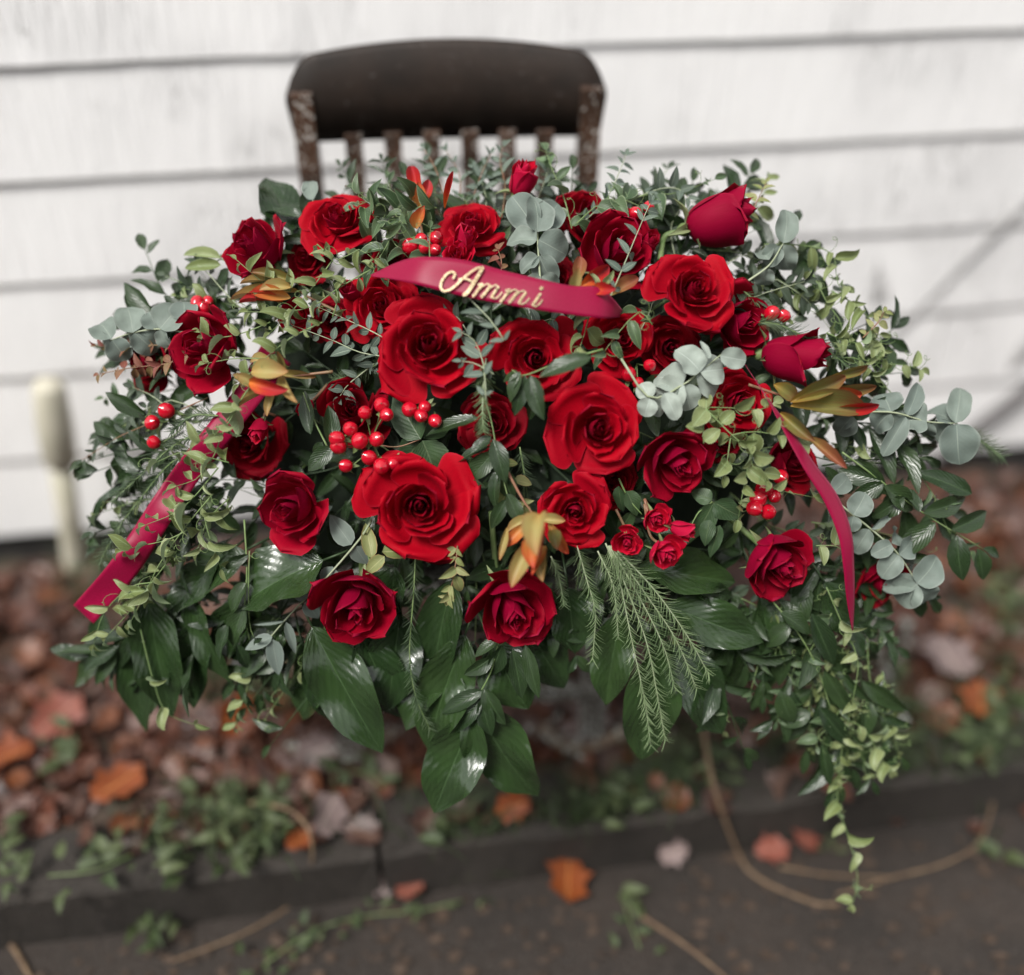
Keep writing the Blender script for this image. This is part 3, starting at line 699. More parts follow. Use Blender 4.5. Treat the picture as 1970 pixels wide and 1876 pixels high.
# ------------------------------------------------------------------ roses
o, h, b_ = 'open', 'half', 'bud'
for (px, py, r, ax, ay, kd, lab, nick, kw) in (
 (808, 972, 115, .06, -.05, o, "largest fully open bright red rose of the spray, low in the middle", "the largest open rose", dict(dz=-.035, var=0)),
 (825, 665, 112, .05, .12, o, "big open red rose just below the start of the gold lettering", "the open rose under the lettering", dict(dz=-.035, var=1)),
 (735, 590, 73, -.05, .1, o, "open red rose tucked under the pointed ribbon end", "the rose under the ribbon end", dict(dz=-.005, var=2)),
 (1030, 688, 90, .05, -.12, o, "open red rose with a dark spiral heart below the last gold letter", "the dark-hearted rose", dict(dz=-.02, var=3)),
 (1150, 825, 95, .12, -.05, o, "large open red rose with wide curled petals at the centre of the spray", "the centre rose", dict(dz=-.04, var=2)),
 (1108, 982, 76, -.08, -.2, o, "open red rose beside the orange flower, its spiral turned down", "the rose by the orange flower", dict(dz=-.03, var=3)),
 (1335, 556, 84, .15, .12, o, "large open red rose standing at the folded end of the lettered ribbon", "the rose at the ribbon fold", dict(dz=-.05, var=0)),
 (1195, 655, 72, .1, -.02, o, "dark red open rose under the folded ribbon end, crossed by a vine", "the vine-crossed rose", dict(dz=0., var=1)),
 (945, 815, 68, .1, -.1, o, "deep red rose sunk between leaves above the largest rose", "the sunken dark rose", dict(dz=.012, var=3)),
 (680, 790, 72, -.1, .15, h, "half-open red rose sunk behind the big cluster of shiny berries", "the rose behind the berries", dict(dz=.015, var=0, sepals=False)),
 (1302, 888, 76, .3, -.4, h, "half-open deep red rose nodding down beside the centre rose", "the nodding rose", dict(dz=-.02, var=1, sepals=False)),
 (563, 977, 78, -.42, -.1, h, "half-open red rose turned aside over the shiny dark leaf", "the turned-aside rose", dict(dz=-.02, var=0, sepals=False)),
 (686, 1166, 92, .05, -.48, h, "red rose hanging downwards below the largest rose, with smooth round back petal", "the hanging round rose", dict(dz=-.02, var=2, stem=(700, 1040))),
 (985, 1172, 88, .25, -.5, h, "red rose hanging down on a thick green stem under the orange flower", "the stemmed hanging rose", dict(dz=-.02, var=1, stem=(945, 985))),
 (1497, 1078, 82, .45, -.5, h, "red rose on a bare green stem beside the lower end of the narrow ribbon", "the bare-stemmed rose", dict(dz=-.02, var=2, stem=(1370, 970))),
 (1383, 415, 64, .90, .30, b_, "long red rosebud with green sepals pointing out over the white wall", "the long rosebud", dict(dz=-.02, var=0, stem=(1270, 500))),
 (1527, 681, 60, .86, -.05, b_, "plump smooth red rosebud lying above the olive and orange bracts", "the plump rosebud", dict(dz=-.01, var=1, stem=(1430, 690))),
 (1425, 622, 74, .5, -.1, h, "ruffled red rose peeping out from behind the rose at the ribbon fold", "the ruffled rose", dict(dz=.0, var=0, sepals=False)),
 (1420, 775, 78, .25, -.1, o, "dark red rose partly hidden by pale round eucalyptus leaves", "the rose by the pale eucalyptus", dict(dz=.0, var=1)),
 (1518, 888, 60, .5, .1, h, "red rose crossed by the narrow trailing ribbon above the shaded berries", "the ribbon-crossed rose", dict(dz=.01, var=1, sepals=False)),
 (491, 480, 76, -.5, .35, h, "dark red rose at the upper edge of the spray against the white wall", "the wall-side dark rose", dict(dz=-.01, var=2)),
 (650, 425, 74, -.05, .5, o, "red rose below the chair slats half covered by curly vine leaves", "the rose under the chair post", dict(dz=-.01, var=2)),
 (395, 672, 82, -.45, .0, h, "bright red rose next to the blue-grey eucalyptus at the spray's side", "the rose by the blue-grey eucalyptus", dict(dz=-.02, var=1, sepals=False)),
 (290, 700, 60, -.5, -.3, h, "shaded red rose behind the reddish sprig at the outer side", "the shaded side rose", dict(dz=.03, var=0, sepals=False)),
 (908, 435, 68, .0, .55, o, "dark red rose seen from its side below the chair slats", "the rose below the slats", dict(dz=.0, var=3)),
 (1190, 480, 80, .35, .15, h, "tall dark red rose with a small eucalyptus stem lying over it", "the tall dark rose", dict(dz=-.005, var=1, sepals=False)),
 (1130, 420, 60, .2, .4, h, "dark rose almost hidden behind the tall dark rose", "the hidden back rose", dict(dz=.03, var=2, sepals=False)),
 (480, 852, 76, -.2, -.2, o, "deep shaded red rose behind the wide trailing ribbon", "the rose behind the wide ribbon", dict(dz=.04, var=0)),
 (1695, 1115, 58, .3, -.5, h, "dark red rose in shade behind the round eucalyptus leaves low at the side", "the low shaded rose", dict(dz=.03, var=1)),
 (750, 500, 55, -.1, .4, o, "dark red rose squeezed behind the ribbon's pointed end", "the squeezed rose", dict(dz=.02, var=1)),
 (1290, 668, 66, .1, -.1, o, "shaded red rose sunk below the rose at the ribbon fold", "the sunken side rose", dict(dz=.03, var=2)),
 (640, 620, 50, -.2, -.1, o, "small shaded red rose among vine leaves beside the rose under the ribbon end", "the small shaded rose", dict(dz=.02, var=0)),
 (1175, 925, 62, .2, -.2, o, "shaded red rose wedged under the centre rose", "the wedged rose", dict(dz=.02, var=0)),
 (590, 500, 46, -.3, .2, o, "shaded red rose under curly vines beside the wall-side dark rose", "the vine-covered rose", dict(dz=.02, var=3)),
 (1070, 540, 52, .0, .2, o, "deep red rose mostly hidden above the lettered ribbon", "the rose behind the lettered ribbon", dict(dz=.03, var=1)),
 (1390, 840, 56, .2, -.3, o, "shaded red rose behind the hanging round vine leaves", "the rose behind round vine leaves", dict(dz=.03, var=3)),
):
    rose(px, py, r, ax, ay, kd, lab, nick, **kw)
for (px, py, r, ax, ay, kd, lab, nick, kw) in (
 (1003, 345, 35, .3, .7, b_, "small crimson spray rose standing up in front of the chair slats", "the upright spray rose", dict(dz=-.01, var=0, stem=(985, 430))),
 (896, 462, 30, .3, .55, b_, "small crimson spray rosebud standing above the ribbon's upper edge", "the spray bud above the ribbon", dict(dz=-.03)),
 (880, 490, 34, .0, .2, h, "small opened spray rose sitting on the ribbon's upper edge", "the spray rose on the ribbon edge", dict(dz=-.03)),
 (572, 606, 36, -.2, .1, h, "small crimson spray rose under the yellow bracts among curly vine", "the spray rose under the bracts", dict(dz=-.01, var=1)),
 (1263, 998, 32, .3, -.3, h, "topmost small open spray rose of the bunch of four", "the top spray rose", dict(dz=-.03, stem=(1240, 960))),
 (1312, 1020, 25, .75, -.3, b_, "tight crimson spray bud with long sepals in the bunch of four", "the tight spray bud", dict(dz=-.03, stem=(1240, 960))),
 (1207, 1043, 32, -.1, -.35, h, "small round spray rose under the open rose by the orange flower", "the round spray rose", dict(dz=-.03, var=1, stem=(1185, 980))),
 (1280, 1062, 40, .4, -.55, h, "lowest and largest spray rose of the bunch of four", "the lowest spray rose", dict(dz=-.035, stem=(1240, 970))),
 (497, 825, 24, -.2, -.75, b_, "pink-red spray bud hanging down beside the wide ribbon", "the pink hanging bud", dict(dz=-.015, stem=(530, 800))),
 (588, 785, 20, -.4, -.6, b_, "tiny dark red closed bud beside a pointed ruscus leaf", "the tiny closed bud", dict(dz=.0, stem=(630, 740))),
 (672, 560, 24, -.2, .3, b_, "small red bud just beneath the pointed ribbon end", "the bud beneath the ribbon end", dict(dz=-.01)),
 (1245, 470, 26, .4, .4, b_, "small red bud beside the tall dark rose", "the bud by the tall rose", dict(dz=.01)),
):
    rose(px, py, r, ax, ay, kd, lab, nick, spray=True, **kw)

# ------------------------------------------------------------------ ribbons
def ribbon(name, label, A, B, depthA, depthB, n=60, sag=.0, m=8, rip=.002):
    """A, B: the two edges as picture positions; depths along them"""
    a = spline([Vector((x, y, d)) for (x, y), d in zip(A, depthA)], n); b = spline([Vector((x, y, d)) for (x, y), d in zip(B, depthB)], n)
    v, f, uv = [], [], []
    for i in range(n):
        for k in range(m + 1):
            s = k / m; q = a[i].lerp(b[i], s); bow = -sag * (1 - (2 * s - 1) ** 2)
            v.append(CM @ C(q.x, q.y, q.z + bow + rip * math.sin(i * .23 + s * (1 if rip < .003 else 2.2)))); uv.append((i / n, s * .2))
    for i in range(n - 1):
        for k in range(m):
            p = i * (m + 1) + k; f.append((p, p + 1, p + m + 2, p + m + 1))
    me = mesh(name, v, f, M_RIBBON, uv)
    o = single(name, me, label, "ribbon"); md = o.modifiers.new("thickness", 'SOLIDIFY'); md.thickness = .0004
    return o
BT = [(712, 529), (760, 506), (800, 495), (850, 495), (905, 503), (975, 522), (1040, 537), (1095, 549), (1155, 553), (1180, 575), (1198, 597)]
BB = [(716, 532), (757, 538), (800, 547), (850, 560), (905, 573), (975, 586), (1040, 597), (1095, 605), (1145, 611), (1172, 613), (1192, 611)]
BD = [1.185, 1.165, 1.152, 1.146, 1.142, 1.14, 1.14, 1.142, 1.15, 1.165, 1.19]
banner = ribbon("lettered_ribbon", "crimson satin ribbon with gold glitter name lying across the upper roses", BT, BB, BD, [d - .008 for d in BD], 80, .0012)
# lettering, drawn as strokes
def lx(cx, cy): return (817.6 + .2197 * cx, 461.7 + .2197 * cy)
def ribbon_depth(x):
    for (p, d), (q, e) in zip(zip([p[0] for p in BT], BD), zip([p[0] for p in BT][1:], BD[1:])):
        if x <= q: return d + (e - d) * (x - p) / (q - p)
    return BD[-1]
def edge_y(E, x):
    for (a, b), (c, d) in zip(E, E[1:]):
        if x <= c: return b + (d - b) * (x - a) / (c - a)
    return E[-1][1]
def rdep(x, y):
    s_ = min(1, max(0, (y - edge_y(BT, x)) / max(4, edge_y(BB, x) - edge_y(BT, x))))
    return ribbon_depth(x) - .008 * s_ - .0012 * (1 - (2 * s_ - 1) ** 2) - .002
def strokes(name, label, ss):
    v, f, ve, fe = [], [], [], []
    for w, pts in ss:
        sp = spline([Vector((*p, 0)) for p in pts], len(pts) * 7) if len(pts) > 1 else None
        if sp is None:
            c = Vector((*pts[0], 0)); sp = [c + Vector((-3, 2, 0)), c + Vector((3, -2, 0))]
        n = len(sp)
        for (vv, ff, ww, off) in ((ve, fe, w - 1, .0013), (v, f, w - 6, .0017)):
            i0 = len(vv)
            for i, p in enumerate(sp):
                t = (sp[min(i + 1, n - 1)] - sp[max(0, i - 1)]).normalized(); nn = Vector((-t.y, t.x, 0))
                for s in (-.5, .5):
                    q = p + nn * s * ww; x, y = lx(q.x, q.y); vv.append(CM @ C(x, y, rdep(x, y) - off))
            ff += [(i0 + 2 * i, i0 + 2 * i + 1, i0 + 2 * i + 3, i0 + 2 * i + 2) for i in range(n - 1)]
            for c, sg in ((sp[0], -1), (sp[-1], 1)):
                i1 = len(vv)
                for k in range(9):
                    a = 2 * math.pi * k / 9; x, y = lx(c.x + math.cos(a) * ww / 2, c.y + math.sin(a) * ww / 2); vv.append(CM @ C(x, y, rdep(x, y) - off - .00012))
                ff.append(tuple(range(i1, i1 + 9)))
    l = part("letter", mesh("letter", v, f, M_GLIT, sm=False), banner); 
    part("letter_edge", mesh("letter_edge", ve, fe, M_GLITE, sm=False), l)
    for x in (l,):
        x.location = (0, 0, 0)
A_ = [(23, [(250, 335), (262, 300), (235, 280), (190, 300), (150, 355), (137, 410), (160, 445), (205, 440), (255, 410), (320, 350), (390, 290), (455, 248), (505, 240)]), (34, [(500, 250), (470, 305), (425, 380), (375, 455), (345, 480)]), (20, [(300, 345), (350, 338), (410, 362), (440, 362)])]
def m_(dx, dy):
    g = lambda L: [(x + dx, y + dy) for x, y in L]
    return [(20, g([(470, 392), (500, 384)])), (25, g([(500, 390), (462, 440), (425, 490)])), (13, g([(448, 462), (500, 410), (545, 385), (572, 402)])), (25, g([(570, 402), (538, 450), (500, 497)])), (13, g([(522, 470), (575, 418), (620, 395), (645, 412)])), (24, g([(640, 415), (605, 462), (585, 500)])), (13, g([(585, 502), (615, 512), (650, 490), (672, 462)]))]
strokes("A", None, A_); strokes("m", None, m_(0, 0)); strokes("m", None, m_(240, 50))
strokes("i", None, [(25, [(1008, 475), (978, 520), (945, 568)]), (14, [(945, 572), (970, 582), (1005, 558), (1025, 528)]), (32, [(1020, 424)])])

LA = [(505, 660), (455, 745), (390, 830), (335, 900), (290, 965), (255, 1020), (205, 1090), (141, 1164)]
LB = [(560, 700), (500, 775), (430, 865), (382, 925), (340, 985), (300, 1050), (252, 1120), (180, 1200)]
LD = [1.27, 1.235, 1.222, 1.236, 1.228, 1.242, 1.240, 1.255]
ribbon("trailing_ribbon", "wide crimson satin ribbon tail slanting down past curly vine to a square cut end", LA, LB, LD, [d + .006 for d in LD], 60, .001, 8, .006)
RA = [(1432, 700), (1475, 768), (1510, 835), (1545, 900), (1585, 965), (1612, 1030), (1622, 1090), (1628, 1150), (1639, 1213)]
RB = [(1433, 702), (1480, 769), (1526, 832), (1567, 892), (1612, 955), (1638, 1025), (1643, 1090), (1644, 1150), (1641, 1213)]
RD = [1.18, 1.165, 1.158, 1.16, 1.165, 1.17, 1.18, 1.195, 1.21]
ribbon("narrow_ribbon", "narrow twisted crimson ribbon tail curving down to a sharp point", RA, RB, RD, [d + .012 for d in RD], 60, .001, 4)

# ------------------------------------------------------------------ leucadendron-like bract flowers
def bractflower(label, nick, at, items, stem=None, dz=0.):
    LAND.append((*at, nick))
    explicit("bract_flower", label, "flower", "orange and olive bract flowers", [stem] if stem else [], [(*i[:5], -.004 * k if len(i) < 7 else i[6], i[5]) for k, i in enumerate(items)], B_OLIVE, M_STEMR, .002, dz, .3, seed=int(at[0]), leafname="bract")
bractflower("olive and orange bract flower lying on its side under the plump rosebud", "the olive bract flower", (1600, 765), [
 (1593, 727, 1675, 706, 19, B_OLIVE), (1560, 762, 1688, 745, 26, B_OLIVE), (1488, 740, 1536, 768, 30, B_OLIVE), (1545, 765, 1660, 760, 34, B_ORANGE), (1600, 790, 1694, 782, 24, B_RED), (1520, 782, 1672, 782, 46, B_OLIVE), (1520, 774, 1632, 724, 33, B_OLIVE), (1500, 795, 1562, 846, 26, B_OLIVE), (1555, 842, 1626, 896, 20, B_BROWN)], [(1440, 740), (1500, 760), (1540, 770)], -.015)
bractflower("pale yellow and red bract flower beside the top of the wide ribbon", "the yellow bract flower", (515, 735), [
 (530, 720, 605, 724, 14, B_YELLOW), (520, 690, 478, 693, 22, B_YELLOW), (532, 747, 450, 776, 18, B_YELLOW), (527, 745, 512, 798, 18, B_YELLOW), (500, 740, 452, 722, 22, B_YELLOW), (545, 715, 535, 680, 14, B_OLIVE), (542, 724, 562, 768, 22, B_YELLOW), (480, 735, 545, 750, 32, B_RED), (484, 716, 546, 712, 38, B_YELLOW)], [(640, 715), (580, 722), (540, 728)], -.03)
bractflower("orange and yellow bract flower hanging upside down in the lower middle", "the hanging orange flower", (1032, 1030), [
 (1025, 995, 972, 1020, 20, B_YELLOW), (1040, 1000, 1085, 1000, 20, B_YELLOW), (1055, 1005, 1092, 1066, 24, B_ORANGE), (1010, 1008, 973, 1050, 24, B_ORANGE), (975, 1015, 962, 1075, 13, B_YELLOW), (1060, 1020, 1072, 1052, 26, B_OLIVE), (1042, 1050, 1040, 1112, 28, B_YELLOW), (1018, 1045, 985, 1122, 34, B_YELLOW), (1050, 1050, 1024, 1102, 18, B_ORANGE), (1028, 1036, 1022, 1082, 38, B_ORANGE), (1042, 1020, 1034, 1062, 34, B_RED), (1038, 990, 1026, 1050, 48, B_YELLOW)], [(975, 905), (1005, 960), (1030, 995)], -.035)
bractflower("yellow and orange bract flower lying flat below the wall-side dark rose", "the flat yellow flower", (510, 562), [
 (580, 562, 434, 566, 24, B_YELLOW), (564, 543, 457, 537, 20, B_YELLOW), (575, 545, 480, 518, 22, B_OLIVE), (545, 581, 456, 572, 26, B_RED), (560, 573, 480, 558, 30, B_ORANGE), (560, 552, 500, 552, 26, B_YELLOW)], [(650, 600), (600, 575), (575, 560)], -.02)
bractflower("pointed red and orange bract flower standing before the chair slats", "the upright red flower", (805, 365), [
 (806, 392, 790, 312, 26, B_RED), (800, 392, 788, 345, 24, B_ORANGE), (812, 395, 826, 345, 22, B_RED), (808, 400, 806, 352, 22, B_ORANGE), (856, 402, 870, 328, 11, B_RED), (800, 440, 812, 400, 24, B_ORANGE)], [(815, 470), (808, 420), (806, 395)], -.005)
bractflower("brownish red bract flower with green tips above the ribbon fold", "the brownish bract flower", (1160, 545), [
 (1110, 545, 1118, 490, 26, B_BROWN), (1172, 570, 1228, 532, 26, B_BROWN), (1116, 552, 1176, 512, 30, B_RED), (1147, 553, 1142, 514, 17, L_SMI), (1163, 549, 1180, 524, 14, L_SMI), (1105, 560, 1112, 520, 22, B_YELLOW), (1140, 560, 1180, 555, 24, B_RED)], None, -.035)

# ------------------------------------------------------------------ berries
def berry_mesh():
    nu, nv = 14, 10; v, f = [], []
    for j in range(nv + 1):
        th = math.pi * j / nv
        for i in range(nu):
            ph = 2 * math.pi * i / nu; r = math.sin(th) * (1 - .05 * math.cos(th)) * (1 + .025 * math.cos(3 * ph)); v.append((r * math.cos(ph), r * math.sin(ph), math.cos(th) * 1.08 + (.16 if j == 0 else 0)))
    for j in range(nv):
        for i in range(nu):
            i2 = (i + 1) % nu; f.append((j * nu + i, (j + 1) * nu + i, (j + 1) * nu + i2, j * nu + i2))
    return mesh("berry", v, f, M_BERRY)
BERRY = berry_mesh(); BTIP = tube("berry_tip", [Vector((0, 0, 1.1)), Vector((.01, 0, 1.2)), Vector((.03, .01, 1.34))], [.13, .09, .03], M_BARK, 5)
def berries(label, nick, pts, hub, dz=-.03, r=16.5):
    rr = random.Random(int(pts[0][0] + pts[0][1]))
    mx = sum(p[0] for p in pts) / len(pts); my = sum(p[1] for p in pts) / len(pts); LAND.append((mx, my, nick))
    root = thing("berry_cluster", label, "berries", CM @ D3(hub[0], hub[1], dz + .03), "red berry clusters")
    hb = D3(hub[0], hub[1], dz + .03)
    for (x, y) in pts:
        c = D3(x, y, dz + rr.uniform(-.006, .006)); rad = r * -c.z / F * rr.uniform(.80, 1.10)
        ax = Vector((rr.uniform(-.7, .7), rr.uniform(-.5, .6), .8)).normalized(); st = -ax
        M = Matrix.Translation(c) @ ax.to_track_quat('Z', 'Y').to_matrix().to_4x4()
        b0 = part("berry", BERRY, root, CM @ M @ Matrix.Scale(rad, 4))
        sub("berry_tip", BTIP, b0)
        e = c + st * rad
        for k in range(4):
            a = k * 1.57 + rr.random(); q = M.to_3x3() @ Vector((math.cos(a), math.sin(a), -.25)); part("sepal", L_SEP[k % 2], root, CM @ basis(q, ax, e, rad * 1.25, rad * .7))
        part("stem", tube("stem", [CM @ p for p in spline([e, e.lerp(hb, .5) + st * .006, hb], 6)], .0009, M_STEM, 5), root)
berries("big cluster of shiny red berries in front of the half-open rose", "the big berry cluster", [(702, 794), (734, 779), (744, 798), (674, 825), (648, 844), (651, 858), (692, 848), (725, 845), (665, 896), (710, 880), (734, 897), (756, 892)], (715, 850), -.035)
berries("four red berries in a small group beside the big berry cluster", "the four berries", [(788, 788), (817, 783), (810, 800), (837, 810)], (815, 830), -.025, 15)
berries("cluster of red berries above the pointed ribbon end", "the upper berries", [(789, 474), (810, 460), (818, 476), (839, 458), (837, 481)], (820, 500), -.03, 15)
berries("pair of red berries sticking out past the ruffled rose", "the berry pair", [(1485, 603), (1508, 608)], (1460, 620), -.01, 15)
berries("three dark red berries just above the pale eucalyptus leaves", "the three berries", [(1210, 720), (1228, 737), (1250, 703)], (1225, 700), -.015, 14)
berries("two red berries among vine leaves above the tall dark rose", "the two top berries", [(1248, 398), (1222, 410)], (1235, 430), -.01, 13)
berries("three red berries hanging at the outer side of the wide ribbon", "the outer berries", [(320, 790), (293, 813), (296, 851)], (370, 800), -.005, 16)
berries("cluster of shaded red berries above the bare-stemmed rose", "the shaded berries", [(1502, 918), (1459, 960), (1478, 985), (1452, 978), (1490, 955), (1470, 940)], (1480, 950), -.01, 16)
berries("bright berries peeping over the rose by the blue-grey eucalyptus", "the peeping berries", [(380, 582), (400, 580), (390, 595)], (410, 610), .0, 14)

# ------------------------------------------------------------------ eucalyptus with large round leaves
E = "silver-dollar eucalyptus sprigs"
def euc(label, nick, at, stems, leaves, ms=L_EUC, dz=-.02, seed=0):
    LAND.append((*at, nick)); explicit("eucalyptus_sprig", label, "eucalyptus", E, stems, leaves, ms, M_STEMP, .0015, dz, .3, seed=seed + int(at[0]))
euc("grey-green eucalyptus sprig with round leaves standing above the lettered ribbon", "the upright eucalyptus", (1035, 450), [[(1040, 548), (1036, 490), (1033, 440), (1030, 390)]],
    [(1036, 442, 1078, 388, 60, .006), (1030, 440, 984, 374, 66, .004), (1033, 446, 1040, 374, 62, -.004), (1033, 462, 974, 452, 50, 0), (1036, 462, 1094, 488, 64, -.003), (1036, 495, 998, 516, 34, 0), (1037, 492, 1062, 548, 54, -.002), (1040, 533, 1010, 553, 30, -.006), (1042, 532, 1076, 552, 34, -.006)])
euc("pale silvery eucalyptus sprig with broad round leaves over the red roses", "the pale eucalyptus", (1330, 720), [[(1195, 690), (1250, 765), (1314, 740), (1347, 715), (1400, 672)]],
    [(1314, 741, 1262, 712, 66, .006), (1317, 743, 1262, 772, 70, 0), (1314, 741, 1332, 790, 52, .006), (1340, 722, 1392, 752, 62, .002), (1347, 715, 1312, 668, 62, -.003), (1347, 716, 1402, 706, 62, .0), (1365, 690, 1352, 655, 14, -.01), (1385, 685, 1438, 694, 42, -.004), (1278, 757, 1306, 804, 40, -.002), (1250, 767, 1234, 736, 40, .004), (1250, 767, 1240, 800, 40, 0), (1252, 767, 1285, 795, 42, .006)], L_EUCL, -.045)
euc("blue-grey eucalyptus sprig with round leaves reaching out over the white wall", "the blue-grey eucalyptus", (275, 635), [[(400, 650), (354, 640), (308, 633), (256, 640), (212, 655)]],
    [(215, 652, 186, 608, 58, 0), (214, 654, 182, 668, 48, .004), (216, 654, 243, 694, 50, 0), (256, 640, 244, 577, 60, 0), (256, 640, 240, 650, 50, .006), (258, 640, 301, 676, 54, .002), (258, 638, 288, 630, 44, .006), (308, 633, 340, 588, 66, -.003), (306, 633, 286, 596, 52, .006), (309, 634, 322, 674, 32, .002), (354, 615, 352, 572, 56, .0), (354, 620, 388, 600, 40, .004)])
euc("grey eucalyptus sprig with broad leaves reaching past the olive bract flower", "the outer grey eucalyptus", (1780, 800), [[(1620, 795), (1714, 793), (1783, 811), (1842, 815)]],
    [(1783, 811, 1736, 800, 64, 0), (1783, 812, 1775, 845, 44, .004), (1837, 815, 1796, 775, 68, .006), (1838, 814, 1852, 742, 46, 0), (1840, 816, 1848, 892, 74, -.003), (1836, 818, 1800, 845, 60, .008), (1714, 793, 1700, 752, 60, .002), (1714, 794, 1675, 824, 52, .004), (1714, 796, 1735, 825, 44, .006), (1745, 800, 1775, 734, 34, .002), (1742, 802, 1702, 876, 34, 0), (1640, 800, 1610, 840, 46, .01), (1640, 795, 1600, 815, 46, .012)])
euc("grey-green eucalyptus sprig with round leaves hanging low over the fallen leaves", "the low eucalyptus", (1750, 1090), [[(1590, 950), (1642, 991), (1690, 1030), (1729, 1067), (1768, 1128)]],
    [(1729, 1067, 1772, 1033, 46, 0), (1729, 1068, 1695, 1110, 46, 0), (1764, 1123, 1812, 1076, 60, -.002), (1764, 1123, 1722, 1160, 66, -.003), (1764, 1124, 1790, 1168, 60, .002), (1762, 1120, 1702, 1128, 40, .004), (1715, 1047, 1680, 1066, 34, 0), (1715, 1045, 1735, 1015, 36, .004), (1642, 991, 1668, 950, 50, 0), (1642, 993, 1636, 1024, 34, 0), (1676, 1018, 1726, 984, 16, 0), (1672, 1018, 1642, 1066, 40, .002), (1603, 948, 1640, 912, 40, 0)], L_EUC, -.015)
euc("tall grey eucalyptus leaves between the long rosebud and the climbing vine", "the tall eucalyptus leaves", (1510, 470), [[(1440, 540), (1480, 510), (1507, 468)]],
    [(1507, 468, 1522, 398, 46, 0), (1507, 470, 1512, 526, 52, .002), (1500, 475, 1472, 508, 42, .004), (1480, 500, 1455, 470, 40, .008), (1470, 515, 1470, 555, 40, .006)])
euc("eucalyptus sprig with narrow pale leaves reaching down across the shiny dark leaves", "the narrow-leaved eucalyptus", (560, 1170), [[(715, 1000), (690, 1040), (620, 1120), (560, 1180), (500, 1250)]],
    [(676, 1048, 634, 992, 44), (682, 1050, 706, 1088, 40, .004), (640, 1090, 628, 1142, 46, .006), (618, 1120, 560, 1105, 8), (590, 1152, 562, 1128, 30), (590, 1156, 612, 1195, 34, .004), (548, 1195, 480, 1204, 8), (550, 1197, 570, 1260, 20), (524, 1226, 470, 1248, 30), (524, 1230, 536, 1300, 36), (600, 1000, 640, 968, 26, .01)], L_EUCP, -.008)
euc("broad grey leaf of eucalyptus standing in front of the chair post", "the grey leaf at the chair post", (592, 350), [[(610, 420), (598, 370)]], [(602, 385, 590, 335, 32, 0), (618, 400, 600, 430, 30, .01)], L_EUC, .0)

# ------------------------------------------------------------------ big shiny leaves
def bigleaf(x0, y0, x1, y1, w, dz, label, ms=L_BIG, nrm=None, mid=None):
    rr = random.Random(int(x1 * 3 + y1)); dz -= .018 if y0 > 1000 else 0; a = D3(x0, y0, dz); d = -a.z; b = C(x1, y1, d + rr.uniform(0, .03)); v = b - a; w *= 1.14
    nr = Vector(nrm or (rr.uniform(-.4, .4), rr.uniform(.1, .5), 1)); ww = w * d / F; L = v.length * 1.04
    me = ms[rr.randrange(len(ms))]
    root = thing("aspidistra_leaf", label, "leaf", CM @ a, "large glossy leaves hanging from the spray")
    part("blade", me, root, CM @ basis(v, nr, a, L, ww, (L + ww) * .42))
    part("stem", tube("stem", [CM @ (a - v.normalized() * .05 + Vector((0, 0, -.03))), CM @ (a - v.normalized() * .02), CM @ a], .0016, M_STEMD, 5), root)
